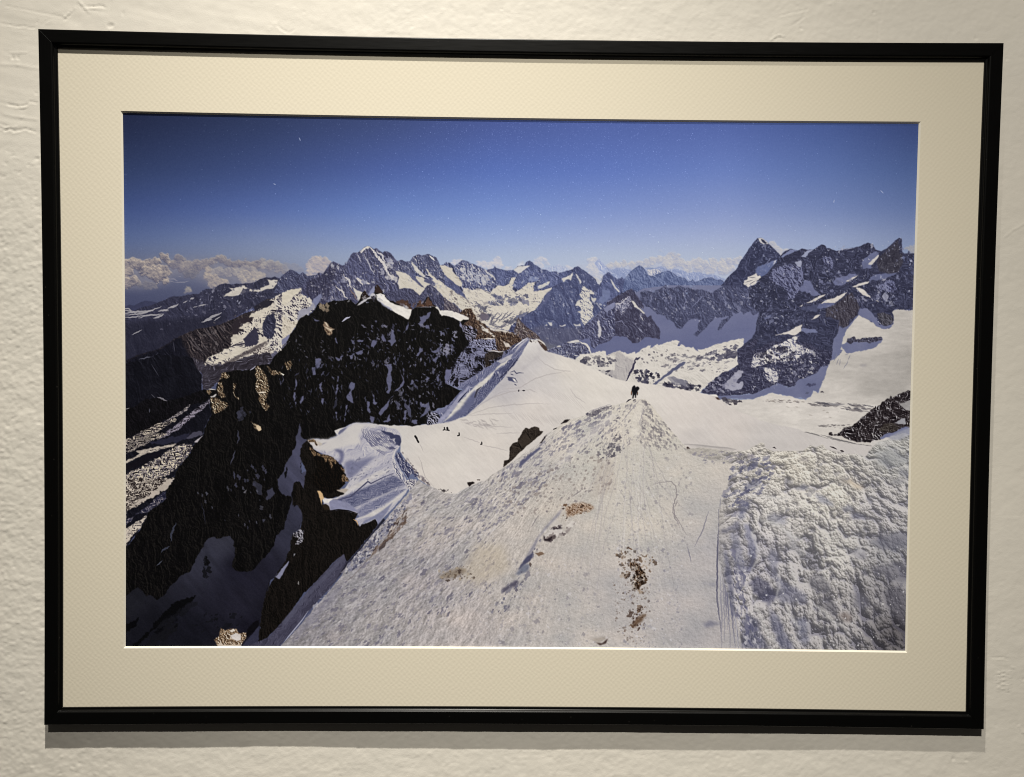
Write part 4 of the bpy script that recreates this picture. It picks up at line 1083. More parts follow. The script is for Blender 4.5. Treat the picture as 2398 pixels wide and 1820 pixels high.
# ---- sunlit glacier at the right
gl = lambda X, Y: ramp(field([(2000, 740, 200, 193, 184), (2130, 740, 186, 178, 172), (2050, 800, 192, 186, 178), (2100, 850, 172, 168, 162), (2140, 860, 158, 154, 152),
                              (1980, 860, 184, 178, 172), (2040, 900, 170, 167, 163), (2100, 930, 166, 163, 160), (1930, 930, 196, 190, 182), (1850, 960, 214, 206, 196),
                              (1950, 980, 212, 204, 192), (2050, 960, 206, 197, 184), (1800, 1000, 206, 198, 190), (1900, 1040, 200, 192, 184), (1990, 1000, 206, 198, 186), (2020, 1060, 200, 193, 186)], X, Y)[..., 0] / 255, [(0, (0, 0, 0)), (1, (255, 246, 236))]) \
    * (1 + 0.10 * (NS[5].fbm(X / 90, Y / 16, 4) - 0.5) + 0.10 * (NS[6].fbm(X / 14, Y / 5, 3) - 0.5))[..., None]
P('E 2110,1030 2000,1035 1900,1020 1850,1030 1820,1060 1840,1110 1840,1200 1800,1255 1740,1278 1680,1270 1600,1220 1500,1150 1385,1095 1340,1150 1260,1250 1210,1330 1180,1430 1150,1540 F 1180,0 1100,100 1020,140 990,220 950,340 900,470 860,560 800,525 770,600 700,650 690,640 560,620 440,590 330,570 250,555 120,600 0,640 G 1700,750 1720,790 1800,840 Z 1702,950 1800,1100 2160,1100 2176,760', tex=gl, jag=1.0)
# shaded snow beside the lone rock rib
P('E 1180,1530 1160,1480 1240,1440 1300,1400 1400,1440 1560,1430 1700,1400 1680,1450 1560,1530 1430,1560 1340,1570 1290,1590 1230,1590', tex=shad, jag=1)
P('E 1240,1400 1330,1370 1350,1410 1450,1390 1600,1375 1690,1385 1695,1410 1600,1440 1540,1460 1480,1440 1400,1450 1330,1440 1270,1470 1230,1440', tex=rk((42, 40, 52), (58, 56, 70), (90, 90, 108), 6, -30, 2, 4, 3, .42, snow=(150, 150, 162), sp=.95), jag=1.2)
for s_ in ('F 1060,150 1090,100 1100,50', 'F 1100,190 1130,110', 'F 1190,240 1230,180 1250,130', 'F 1250,60 1210,60', 'F 1140,200 1150,120', 'F 1250,130 1280,60'):
    S(s_, 2.2, (132, 130, 140), jag=.8, alpha=.7)
P('F 885,545 915,530 940,552', (40, 36, 46), jag=.4)
P('F 690,570 710,540 750,545 730,565', (84, 86, 108), jag=1)
flecks('F 650,440 830,420 830,470 700,460', 6, 1.4, -10, 2.5, [(60, 60, 84)], .85, 1)
P('F 1400,190 1480,185 1500,205 1420,210', (140, 136, 140), soft=1.5, alpha=.7)
# crevasses
for s_, w_ in (('F 910,680 1000,700 1080,712 1200,700', 6), ('F 1000,705 1060,712 1150,700', 6)):
    S(s_, w_, (134, 130, 132), jag=.6, alpha=.8, soft=1.4)
flecks('F 740,670 1200,690 1620,710 1500,800 1100,760 780,720', 62, 1.1, 8, 4.5, [(70, 68, 76), (110, 104, 106), (140, 134, 132)], .85, 2, spread=6)
flecks('F 100,640 700,650 660,690 150,670', 26, .8, 5, 4, [(130, 120, 112), (90, 82, 84)], .75, 3, spread=6)
flecks('F 900,980 1280,960 1200,1030 950,1010', 16, 1.0, 0, 3, [(90, 84, 86), (120, 114, 112)], .8, 4, spread=10)
flecks('F 400,700 1200,800 1200,880 500,880', 10, .9, 8, 3, [(150, 142, 134)], .7, 5, spread=6)
for s_ in ('F 640,1050 760,1080 900,1120 1000,1150', 'F 900,1100 1050,1140 1200,1180 1400,1225 1590,1250', 'F 980,1130 1100,1165 1300,1200', 'F 1200,1200 1400,1235 1590,1245', 'F 1060,1190 1110,1195', 'F 1170,1218 1250,1226', 'F 840,1135 890,1140'):
    S(s_, 3, (112, 108, 108), jag=.9, alpha=.85)
# rocky outcrop at the right margin
P('F 1000,1100 1000,1070 1030,1060 1060,1100 1120,1080 1200,1010 1290,990 1370,930 1480,840 1550,770 1640,720 1740,640 1790,630 1800,590 1825,620 1900,570 1990,540 2080,520 2080,1100 1990,1070 1960,1100 1850,1140 1700,1150 1540,1200 1400,1190 1260,1165 1160,1110 1080,1110', tex=lambda X, Y: rock(X, Y, [(0, (20, 16, 20)), (.42, (40, 34, 36)), (.64, (74, 68, 70)), (.80, (150, 146, 150)), (1, (190, 186, 184))], 10, -38, 2, 9, 2.8, .37), jag=1.3)
P('F 1900,690 2000,670 2080,650 2080,780 2000,780 1960,740', (150, 146, 144), jag=1.4)
P('F 1640,1040 1700,960 1800,940 1900,980 1900,1010 1850,1060 1700,1060', tex=rk((30, 26, 26), (48, 42, 40), (84, 78, 74), 5, -20, 4, 3, 2.5, .45, sp=1.2), jag=1)
P('F 1840,940 1990,880 2000,960 1900,960', (150, 148, 152), jag=1.2)
P('F 1660,1140 1750,1080 1850,1060 1990,990 2080,1000 2080,1110 1960,1090 1850,1140 1700,1160', tex=shad, jag=1.2)
P('F 1540,1200 1560,1175 1650,1170 1750,1130 1860,1110 1990,1070 2080,1110 2080,1260 1700,1260 1560,1250', (196, 190, 184), jag=1.2)

# ---- snow dome and saddle
dome = lambda X, Y: field([(1235, 800, 214, 208, 203), (1250, 850, 198, 192, 190), (1280, 880, 206, 199, 194), (1330, 860, 216, 208, 198), (1400, 900, 218, 210, 200), (1200, 880, 190, 184, 184), (1180, 910, 186, 180, 180),
                           (1500, 930, 216, 208, 199), (1600, 960, 214, 205, 197), (1700, 1010, 206, 197, 190), (1650, 1030, 203, 195, 189), (1800, 1050, 198, 191, 186), (1250, 960, 213, 204, 196), (1150, 980, 210, 202, 194),
                           (1150, 1040, 212, 203, 194), (1050, 1060, 210, 202, 193), (900, 1010, 206, 200, 193), (820, 1010, 190, 184, 182), (780, 1050, 176, 170, 172), (1000, 1130, 212, 203, 194), (1400, 980, 215, 207, 198), (1950, 1080, 196, 189, 184)], X, Y) \
    * (1 + 0.06 * (NS[7].fbm(X / 60, Y / 20, 3) - 0.5) + 0.05 * (NS[8].fbm((X + Y) / 30, (X - Y) / 5, 3) - 0.5))[..., None]
P('H 1305,168 1345,192 1420,196 1450,230 1480,290 1570,355 1740,400 1900,458 2080,530 2212,612 G 60,340 200,430 400,500 560,525 800,555 1000,592 1200,622 1400,656 1560,690 1640,694 1680,740 1780,820 1950,915 2212,1010 F 0,880 300,960 600,1020 700,1070 900,1120 1200,1200 1600,1250 Z 2100,1090 2100,1200 1100,1300 L 1750,800 1430,600 1250,330 1250,200 870,80 900,45 1050,55 1250,70 1400,68 1600,50 1800,0 1950,-60 J 2050,852 2212,832 H 0,1300 200,1272 350,1230 500,1190 580,1120 700,1010 850,850 1000,680 1100,520 1200,330', tex=dome, jag=.4)
# right crest lip and small rocks
S('G 1560,690 1640,697 1665,715', 4, (226, 220, 212), soft=1)
P('G 1630,722 1665,722 1700,750 1660,752', (60, 44, 40), jag=.5)
flecks('G 1700,750 1850,745 1980,770 1900,820 1800,815', 34, 1.4, 10, 2.2, [(70, 66, 76), (120, 116, 120), (50, 46, 56)], .85, 6)
S('G 1230,1330 1400,1340 1600,1365 1800,1380 1900,1400', 3.5, (150, 144, 142), soft=1.6, alpha=.8)
P('G 1240,1335 1450,1350 1650,1370 1880,1400 1870,1420 1720,1410 1650,1380 1400,1375', (180, 173, 168), soft=1.2, alpha=.7)
P('G 1255,1370 1275,1360 1320,1395 1270,1405', (58, 46, 44), jag=.4)
P('F 270,1262 295,1252 325,1280 300,1272', (56, 50, 52))
S('F 1015,1250 1060,1262 1105,1285', 3, (56, 50, 52))
S('F 1150,1300 1195,1315', 4, (56, 50, 52))
# tracks on the saddle
for s_ in ('H 980,840 1200,820 1400,700 1600,640 1850,600', 'H 1440,430 1520,510 1650,580 1860,610', 'H 720,1010 900,930 1080,870 1280,850', 'H 1280,850 1340,845 1420,880', 'H 500,1190 800,1080 1100,1040 1400,1020 1600,1030', 'H 540,1180 820,1160 1100,1150', 'H 440,1260 700,1310 1100,1330', 'H 700,1290 900,1360', 'H 900,1410 1200,1405', 'H 480,1460 600,1500 700,1540', 'H 700,1560 900,1600 1050,1640', 'H 1850,830 1920,930 2050,1020'):
    S(s_, 2.2, (166, 158, 156), jag=.5, alpha=.5, soft=1)
for k in range(26):
    x = 1010 + k * 36
    S('H %d,%d %d,%d' % (x, 1120 + 3 * k + (k % 3) * 12, x + 110, 1230 + 4 * k + (k % 4) * 16), 1.3, (172, 164, 160), alpha=.42, soft=.9)
for k in range(12):
    S('H %d,%d %d,%d' % (1450 + k * 40, 830 + k * 8, 1600 + k * 40, 940 + k * 14), 1.3, (180, 172, 168), alpha=.4, soft=.9)
flecks('H 440,1230 900,1240 900,1330 500,1320', 30, 1.0, 15, 5, [(160, 152, 150)], .6, 7, spread=20)
P('H 1200,560 1440,440 1480,300 1430,230 1460,380 1400,430 1300,560 1250,600', (176, 170, 172), soft=3, alpha=.5)

# ---- dark rock wall in shade
blk = rk((7, 7, 9), (14, 13, 14), (27, 25, 24), 9, 84, 5, 3, 2.4, .38, sp=1.3)
WALL = 'B 0,1390 60,1342 110,1232 180,1140 210,1060 260,1012 320,975 350,990 430,920 450,860 480,825 540,850 600,822 680,792 760,800 850,782 900,790 950,850 1000,800 1030,715 1070,672 1110,722 1140,745 1200,690 1205,620 1235,588 1270,640 1310,685 1335,720 1350,765 1680,922 1740,882 1780,800 1830,860 1850,800 1890,750 1905,742 1930,790 1970,850 2000,870 2030,900 2212,1000 C 0,985 60,1000 180,1050 280,1010 400,1060 450,1100 470,1180 430,1290 330,1330 300,1360 H 560,230 500,320 360,510 300,620 240,760 380,830 460,850 400,930 260,1060 130,1090 30,1150 0,1300 J 2050,850 1850,866 1600,866 1400,852 1180,830 1080,828 1000,850 900,898 800,938 820,1000 700,1046 540,1038 460,1050 380,1080 360,1150 370,1300 360,1480 430,1500 L 300,700 240,850 290,980 260,1080 180,1150 170,1250 120,1340 150,1400 20,1580 K 1800,800 1480,1000 1420,1200 1380,1400 1300,1700 60,1700 60,690 210,490 260,395 275,340 440,215 460,110 540,0 I 610,1650 720,1510 720,1470 850,1300 940,1170 940,1130 1080,1000 1100,900 1190,720 1165,600 1160,510 1110,440 1100,400 1250,400 1280,300 1330,180 1480,140 1640,150 1760,100 1800,60 1950,70 1980,0 2130,-150 2212,-230'
P(WALL, tex=blk, jag=1.1)
# summit details of the wall
P('B 480,828 540,850 560,890 615,930 580,950 540,900 500,850', (112, 98, 84), jag=1.4)
flecks('B 450,850 600,850 620,930 520,900', 10, 1.2, 60, 2, [(150, 134, 114)], .9, 8)
P('B 540,1070 570,1075 620,1140 690,1165 660,1180 650,1230 600,1245 560,1190 540,1130', (124, 104, 86), jag=1.4)
P('B 545,1070 575,1080 610,1140 590,1130', (206, 192, 170), jag=.7)
P('B 540,1125 600,1150 660,1170 690,1165 640,1185 650,1230 640,1200 580,1160', (200, 184, 160), jag=.8)
flecks('B 560,1170 650,1180 640,1240 580,1230', 10, 1.3, 50, 2, [(60, 44, 34), (170, 150, 124)], .9, 9)
P('B 1020,790 1040,700 1070,672 1110,722 1130,745 1080,770', (36, 28, 28), jag=.8)
P('B 1205,690 1210,620 1235,590 1275,645 1310,690 1260,708', (48, 36, 32), jag=.9)
P('B 1510,800 1560,780 1640,800 1670,880 1690,920 1620,890 1540,860 1470,820', (72, 54, 48), jag=1.6)
P('B 1740,882 1780,800 1800,790 1830,850 1870,790 1895,750 1950,850 1990,868 1900,885', (84, 62, 52), jag=1.3)
flecks('B 1500,800 1680,830 1950,800 1980,870 1750,890', 22, 1.4, 70, 1.6, [(116, 88, 72), (44, 32, 30)], .85, 10)
P('B 970,860 1040,800 1140,745 1150,715 1190,700 1215,725 1200,780 1160,770 1110,780 1050,830 990,860', (190, 186, 190), jag=1)
P('B 1150,740 1200,730 1210,790 1180,800', (50, 46, 52), jag=1.2)
P('B 1215,715 1260,706 1320,715 1350,760 1400,815 1480,850 1550,870 1640,905 1685,915 1660,1000 1640,1042 1560,1000 1500,970 1440,935 1400,900 1340,870 1290,830 1235,790', (226, 220, 212), jag=.7)
P('B 1230,780 1290,820 1340,860 1400,890 1440,935 1320,870 1260,810', (160, 160, 180), jag=.8, soft=.6)
flecks('B 1500,830 1640,880 1680,920 1560,880', 10, 1.5, 30, 2, [(120, 118, 130), (190, 186, 186)], .8, 11)
S('B 780,1070 830,1030 885,1005', 4.5, (168, 166, 182), jag=.7)
S('B 1740,882 1850,880 1985,875', 2.2, (120, 116, 122), jag=.5, alpha=.8)
P('C 0,925 100,930 180,958 260,990 325,1022 318,1045 250,1042 215,1070 120,1015 50,1000 0,988', (226, 219, 210), jag=.8)
P('B 1985,880 2010,870 2050,925 2130,922 2212,930 2212,1000 2110,985 2070,1000 2040,950', (220, 214, 206), jag=.8)
P('C 190,1060 250,1120 250,1160 300,1280 340,1340 290,1290 240,1170 200,1110', (130, 130, 156), jag=1.4)
# brown towers behind the ridge
brn = rk((34, 24, 24), (62, 48, 42), (104, 84, 70), 6, 66, 2.6, 5, 3.0, .42, snow=(206, 198, 188), sp=1.0)
P('C 200,960 240,925 300,900 355,890 365,940 400,980 420,1050 500,1090 560,1150 660,1200 700,1170 790,1210 830,1190 940,1240 1010,1290 1000,1330 880,1380 800,1440 720,1460 560,1445 480,1310 400,1330 330,1330 270,1200 230,1120 320,1050 325,1020', tex=brn, jag=1.2)
P('C 900,1190 930,1120 940,1050 965,1005 990,1060 1050,1120 1110,1170 1190,1220 1240,1290 1330,1400 1330,1450 1250,1370 1200,1290 1100,1290 1000,1290 940,1240', tex=rk((52, 44, 50), (76, 66, 70), (112, 100, 100), 6, 40, 2, 1, 2.8, .44, sp=.92, snow=(190, 184, 182)), jag=1.1)
P('C 455,1100 560,1160 640,1240 680,1280 640,1270 580,1220 500,1190', (212, 204, 194), jag=1)
P('C 560,1140 700,1160 830,1200 940,1245 860,1220 780,1210 640,1190', (204, 196, 186), jag=1.2)
P('C 230,1110 330,1120 430,1180 400,1320 330,1330 270,1230', tex=lambda X, Y: rock(X, Y, [(0, (14, 12, 16)), (.5, (34, 28, 32)), (.66, (110, 108, 130)), (1, (160, 158, 176))], 6, 50, 1.6, 2, 3.4, .46), jag=1)
P('H 540,230 600,210 700,185 880,180 900,240 920,340 790,340 740,300 620,300', tex=lambda X, Y: rock(X, Y, [(0, (26, 24, 34)), (.36, (50, 48, 62)), (.5, (126, 126, 152)), (1, (160, 160, 182))], 6, 40, 1.6, 4, 3.2, .50), jag=1.5)
S('H 700,188 800,182 880,183', 3, (212, 206, 200), jag=.6)
P('H 870,100 930,150 1000,220 1100,290 1060,320 960,350 910,320 890,240', tex=brn, jag=1.2)
P('H 970,200 1040,240 1090,300 1020,290', (206, 196, 186), jag=1.2)
# snow-veined shelf between the wall and the dome
P('H 540,240 620,260 740,300 790,345 930,355 1050,330 1180,240 1100,330 1000,400 900,480 760,560 640,650 520,720 400,800 380,830 240,760 300,600 420,400', tex=lambda X, Y: rock(X, Y, [(0, (14, 13, 17)), (.44, (30, 28, 34)), (.62, (104, 104, 128)), (1, (140, 140, 164))], 14, -50, 1.8, 8, 2.4, .44, mixn=.7), jag=1.5)
P('H 760,370 900,350 1000,350 940,420 880,440 800,470 870,540 780,590 750,520 740,440', tex=rk((26, 22, 22), (44, 38, 36), (66, 58, 54), 6, 70, 3, 2, 2, .42, sp=1.3), jag=1.4)
S('H 780,340 850,342 930,356 1000,348', 2.5, (206, 200, 198), jag=.5)
P('H 240,590 320,580 290,690 250,760 230,740', (104, 104, 132), jag=1.4)
# the lavender patches over the black wall
lav = (94, 94, 118)
for s_ in ('J 1435,75 1535,70 1520,180 1535,250 1525,400 1500,455 1460,430 1480,340 1470,240 1490,150', 'J 1010,300 1060,320 1040,400 1010,430 1025,500 1040,580 1000,560 960,530 950,480 980,450 1000,400 980,360',
           'J 560,0 620,0 600,90 580,140 550,110 580,50', 'J 500,110 540,110 548,210 510,215', 'J 590,340 640,300 620,360 640,420 630,470 600,390', 'J 625,510 660,515 640,600 620,560', 'J 370,490 395,480 390,540 350,590 340,560',
           'J 820,340 845,330 830,430 815,520 800,520 805,440', 'J 830,225 850,230 840,300 830,300', 'J 265,440 285,430 290,520 270,560 255,500', 'J 275,240 310,310 290,400 270,410 290,330', 'J 280,560 298,560 290,650',
           'J 1480,560 1560,470 1500,560 1490,620 1430,690 1390,740 1365,710 1420,630', 'J 1215,550 1250,560 1235,640 1265,690 1250,710 1215,670', 'J 1270,410 1310,480 1320,560 1350,570 1320,600 1300,590 1300,500',
           'J 1640,140 1690,260 1700,310 1640,390 1560,430 1640,360 1680,290', 'J 1685,120 1697,200 1680,240', 'J 1470,800 1510,715 1520,800 1480,825 1420,815', 'J 1700,670 1725,670 1715,790 1685,790', 'J 1250,740 1310,760 1300,830 1270,830', 'J 950,600 965,600 935,740 918,745',
           'J 1790,830 1800,790 1870,800 1860,850', 'J 1900,560 1960,590 2010,560 2030,640 1980,720 1900,770 1960,680 1980,630 1910,630', 'J 2110,240 2150,200 2140,300 2120,290', 'J 1770,340 1800,270 1825,300 1810,330', 'J 1960,270 2000,240 2030,250 1990,280', 'J 800,690 825,690 820,790 808,820 810,740',
           'B 1290,1225 1320,1250 1350,1330 1310,1325 1290,1280', 'B 1405,1150 1450,1180 1465,1280 1480,1330 1420,1390 1400,1340 1365,1320 1410,1300 1420,1210', 'B 1175,1310 1240,1315 1215,1370 1190,1400 1155,1395 1160,1350', 'B 950,1470 1050,1435 1025,1500 990,1500', 'B 885,1510 945,1480 900,1560 885,1550',
           'B 1560,1230 1640,1100 1635,1150 1590,1200', 'B 1780,1000 1850,990 1900,950 1930,940 1910,1010 1870,1040 1830,1110 1800,1150 1760,1090 1800,1060', 'B 1860,1120 1910,1110 1915,1165 1870,1160', 'B 1780,1415 1830,1410 1820,1460 1760,1520 1735,1510 1780,1460', 'B 1920,1410 1960,1450 2050,1405 2060,1440 1990,1480 1940,1460',
           'B 1950,1570 1990,1530 2040,1500 1990,1590', 'B 430,1560 480,1540 510,1570 480,1660 450,1660', 'B 920,1320 1060,1305 1050,1330 950,1320', 'B 1200,1060 1235,1060 1220,1100', 'B 690,1240 705,1300 725,1360 700,1340', 'B 690,1530 750,1550 810,1490 760,1560 730,1580', 'B 390,1010 430,1040 490,1060 440,1065'):
    P(s_, lav, jag=1.3, seed=len(s_))
flecks('B 1100,1100 1700,1050 2150,1150 2212,1650 900,1650 700,1500 900,1250', 190, 1.0, 68, 2.6, [(94, 94, 118), (70, 70, 90), (116, 114, 132)], .85, 41, spread=35)
flecks('B 200,1250 700,1300 800,1600 100,1600', 30, 1.2, 60, 2.0, [(64, 62, 70), (90, 88, 100)], .8, 42, spread=35)
flecks('B 2050,1200 2212,1200 2212,1500 2000,1500 C 0,1200 150,1200 150,1350 0,1400', 60, 1.5, 60, 2.2, [(104, 104, 128), (140, 138, 156)], .85, 43, spread=35)
flecks('J 100,0 1900,0 2212,500 1850,820 1100,800 900,800 300,700 50,500', 170, .9, 82, 3.0, [(86, 86, 108), (62, 62, 80)], .8, 44, spread=30)
flecks('J 1500,550 1900,200 2212,100 2212,640 1900,800 1600,800', 90, 1.1, 70, 2.2, [(92, 92, 114), (120, 118, 134)], .8, 45, spread=40)
flecks('H 0,200 500,330 400,520 200,800 0,1000', 60, 1.3, 60, 2.2, [(100, 100, 124), (70, 70, 92)], .8, 46, spread=40)
# brown sun-struck ribs
ribs = rk((24, 18, 14), (70, 56, 44), (134, 114, 90), 4, 60, 2, 7, 4.0, .46, snow=(214, 200, 176), sp=.95)
for s_ in ('I 1760,110 1800,90 1860,160 1900,230 1945,370 1920,460 1890,560 1945,620 1890,680 1840,600 1800,540 1790,440 1760,360 1780,260 1750,220', 'I 1900,90 2000,150 2080,170 2130,215 2040,200 1960,215 1930,150', 'I 1275,300 1330,300 1340,430 1370,500 1310,510 1280,460',
           'I 1320,180 1360,165 1430,220 1370,260 1330,250 1290,280', 'I 1175,510 1260,500 1380,570 1410,610 1330,680 1230,720 1190,640', 'I 1690,815 1740,830 1800,860 1838,910 1810,940 1750,910 1730,850', 'J 145,60 220,20 250,80 200,150 170,130', 'I 1120,400 1180,400 1170,470 1130,450', 'I 1470,320 1510,320 1500,380 1490,480 1550,510 1540,540 1490,490 1470,440'):
    P(s_, tex=ribs, jag=1.6)
P('I 1170,490 1255,455 1240,490 1190,505', (190, 184, 180), jag=.8)
P('I 1760,345 1800,360 1790,380', (226, 214, 196)); P('I 1770,432 1890,430 1870,450 1800,448', (222, 210, 192), jag=.8); P('I 2080,180 2135,205 2120,222', (224, 212, 194)); P('I 1770,860 1830,880 1838,920 1800,940 1770,900', (206, 184, 152), jag=.8)
S('I 1110,385 1180,395 1250,405', 2.4, (196, 190, 184)); S('I 945,432 1040,427', 2.6, (190, 186, 184)); S('I 1690,150 1760,100', 3.5, (170, 168, 184))
flecks('I 1550,650 1700,650 1700,740 1540,760', 5, 4, 80, 1.4, [(58, 58, 72)], .9, 47)
S('I 1530,930 1545,1050 1520,1100', 4, (52, 52, 64), jag=1); S('I 1495,1190 1470,1290 1440,1370', 3.5, (58, 58, 70), jag=1); S('I 1480,1460 1490,1560', 4, (56, 56, 70), jag=1)
flecks('I 1500,1400 1900,1400 2050,1650 1500,1650', 14, 2.2, 70, 1.8, [(64, 64, 80)], .85, 48)
flecks('K 700,50 1500,60 1600,300 1300,500 900,400', 22, 1.8, 75, 2.2, [(58, 58, 72), (80, 80, 92)], .8, 49)
P('K 1450,130 1500,90 1530,150 1480,205 1440,210', (56, 56, 70), jag=2); P('K 1215,140 1250,110 1240,150', (100, 98, 104), jag=.8); P('K 1400,405 1435,405 1410,440', (60, 60, 72), jag=1)
S('K 555,440 520,520 505,620', 5, (52, 54, 66), jag=1.6); S('K 490,670 440,700 410,730', 4.5, (52, 54, 66), jag=1.4); S('K 420,810 365,860', 3, (62, 64, 74), jag=.8)
S('K 800,240 830,330 840,450', 2, (40, 40, 50), jag=.8)

# ---- the deep valley at the left
vly = lambda X, Y: rock(X, Y, [(0, (11, 11, 16)), (.5, (19, 19, 26)), (.85, (30, 30, 38)), (1, (46, 44, 54))], 14, 60, 4, 6, 1.4, .42)
VAL = 'I 55,60 300,20 500,-60 900,-20 950,0 1000,130 1070,210 1060,400 1110,440 1160,510 1165,600 1190,720 1100,900 1080,1000 940,1130 940,1170 850,1300 720,1470 720,1510 610,1650 K 460,110 440,215 275,340 260,395 210,490 60,690 30,700 30,0'
P(VAL, tex=vly, jag=1)
P('I 940,-20 1110,40 1200,90 1500,30 1750,-60 1950,-80 1980,20 1880,80 1760,90 1700,140 1480,150 1330,180 1290,280 1180,390 1080,400 1070,210 1000,120', tex=lambda X, Y: rock(X, Y, [(0, (34, 30, 36)), (.5, (50, 46, 54)), (.85, (84, 80, 92)), (1, (124, 120, 132))], 9, -32, 5, 4, 1.9, .42, iso=0), jag=1)
for s_ in ('I 1115,15 1170,25 1215,65 1160,50', 'I 1095,55 1130,70 1110,95', 'I 1215,70 1260,30 1340,-20 1380,-20 1300,40', 'I 1315,50 1355,55 1320,80'):
    P(s_, (204, 194, 178), jag=1)
P('I 80,650 200,620 340,520 520,510 620,550 760,520 860,480 1000,430 1110,400 1160,510 1100,560 900,600 700,740 400,890 60,1050 60,680', tex=rk((8, 8, 10), (14, 13, 16), (24, 22, 26), 9, 70, 3, 3, 2, .4, sp=1.3), jag=1.4)
S('I 490,500 560,520 615,548', 4, (110, 106, 112), jag=1); S('I 410,460 460,510', 2, (70, 68, 76)); S('I 80,655 130,640', 2, (120, 116, 118)); S('I 410,70 460,150 510,230', 2, (56, 56, 66)); S('I 390,650 385,700', 2.6, (70, 70, 80))
mor = lambda lo, hi, sd: (lambda X, Y: rock(X, Y, [(0, (16, 15, 20)), (.40, (40, 36, 42)), (.54, lo), (.72, hi), (1, hi)], 4, -28, 6, sd, 3.0, .48, iso=0))
P('I 1165,520 1170,580 1050,680 960,760 860,830 760,930 640,990 500,1050 560,980 700,880 820,780 900,720 1000,640', tex=mor((120, 114, 128), (146, 138, 150), 5), jag=1.2)
P('I 920,590 860,680 760,740 640,800 500,860 380,920 330,940 450,880 560,830 600,800 700,740 800,680', tex=mor((110, 104, 112), (170, 160, 156), 6), jag=1)
P('I 60,1060 200,990 330,920 500,830 620,820 700,770 740,790 640,860 560,900 480,960 620,980 500,1050 400,1060 250,1110 60,1240', tex=mor((104, 96, 96), (180, 168, 152), 7), jag=1.5)
P('I 720,1095 740,1105 680,1150 560,1170 440,1210 300,1250 180,1310 60,1360 60,1340 160,1290 260,1230 210,1200 330,1170 480,1140 620,1120', tex=lambda X, Y: rock(X, Y, [(0, (60, 54, 54)), (.35, (150, 140, 132)), (1, (192, 180, 164))], 4, -20, 5, 2, 2.2, .62, iso=0), jag=1)
P('I 60,1120 160,1060 330,1040 420,1060 300,1130 60,1240', tex=mor((90, 84, 84), (150, 140, 130), 8), jag=1.5)
P('I 940,1110 940,1170 900,1230 850,1300 780,1370 700,1460 560,1530 400,1600 230,1650 60,1640 60,1500 200,1440 330,1360 440,1320 540,1260 640,1180 740,1130 840,1100', tex=lambda X, Y: rock(X, Y, [(0, (30, 27, 32)), (.40, (60, 54, 58)), (.52, (120, 114, 124)), (.66, (150, 140, 138)), (.8, (206, 192, 168)), (1, (210, 196, 172))], 5, -36, 4, 9, 3.4, .48, iso=0), jag=1.5)
P('I 60,1370 200,1330 330,1250 460,1210 560,1200 480,1280 300,1370 60,1470', (20, 18, 24), jag=2, soft=1)
P('I 850,1030 940,960 1060,940 1080,980 1000,1010 900,1040', (70, 68, 82), jag=1.5)
P('I 965,1085 1010,1040 1085,995 1040,1040 1010,1085', (176, 168, 170), jag=.8)
P('I 370,1080 560,1040 760,1000 900,960 860,1040 760,1080 560,1120 420,1110', (38, 38, 52), jag=2)
P('K 60,0 300,0 540,0 460,70 320,170 200,260 60,330', tex=lambda X, Y: rock(X, Y, [(0, (34, 28, 28)), (.46, (58, 50, 48)), (.58, (130, 122, 118)), (.75, (186, 174, 160)), (1, (196, 184, 168))], 5, -34, 4, 1, 3.2, .45, iso=0), jag=1.5)
P('K 540,0 480,90 350,170 200,240 100,300 60,420 60,330 180,230 300,160 420,60 500,0', (176, 164, 152), jag=2.2)
P('K 440,130 460,200 280,330 180,350 60,470 60,420 200,330 300,250 360,190', tex=lambda X, Y: rock(X, Y, [(0, (26, 26, 40)), (.5, (44, 44, 62)), (.8, (110, 104, 112)), (1, (150, 142, 140))], 5, -38, 5, 3, 2.8, .44, iso=0), jag=1.2)
P('K 265,370 240,430 210,490 130,560 60,670 60,500 150,440', tex=lambda X, Y: rock(X, Y, [(0, (60, 54, 56)), (.4, (130, 122, 118)), (.6, (190, 178, 164)), (1, (198, 186, 170))], 5, -40, 3, 4, 3, .55, iso=0), jag=1.4)

# ---- shaded snow bowl at lower left
bowl = lambda X, Y: field([(300, 1400, 28, 28, 34), (350, 1480, 21, 21, 27), (450, 1500, 21, 21, 28), (480, 1300, 46, 46, 57), (520, 1270, 49, 49, 60), (560, 1400, 31, 30, 40), (620, 1350, 32, 31, 42), (600, 1480, 23, 22, 31), (670, 1200, 52, 52, 67), (700, 1080, 70, 70, 89), (710, 1150, 68, 68, 87), (690, 1250, 48, 48, 62), (640, 1420, 27, 26, 35), (560, 1330, 28, 27, 38)], X, Y) \
    * (1 + 0.35 * (NS[2].fbm((X + Y) / 60, (X - Y) / 16, 4) - 0.5))[..., None]
P('K 60,1160 120,1110 180,1072 230,1110 260,1160 310,1150 370,1200 440,1150 490,1070 560,1010 600,960 690,920 720,860 750,790 800,700 870,590 940,575 960,595 1060,572 1090,570 1120,610 1135,700 1130,780 1105,870 1150,910 1210,922 1300,910 1350,860 1400,800 1480,720 1520,660 1540,560 1620,500 1660,330 1690,240 1690,180 1600,160 1560,100 1555,0 J 60,1560 120,1480 150,1380 200,1300 240,1250 245,1190 280,1160 300,1080 290,1030 320,960 330,880 350,815 360,900 355,1000 380,1030 440,1050 400,1090 370,1130 355,1250 375,1290 350,1360 360,1490 430,1450 420,1560 400,1660 K 1810,100 1760,30 1720,40 1700,200 1740,260 1790,300 1800,390 1770,490 1700,560 1680,640 1680,700 1640,760 1640,800 1660,830 1530,970 1480,1010 1440,1120 1420,1230 1385,1380 1380,1480 1330,1520 1200,1760 60,1760', tex=bowl, jag=1.1)
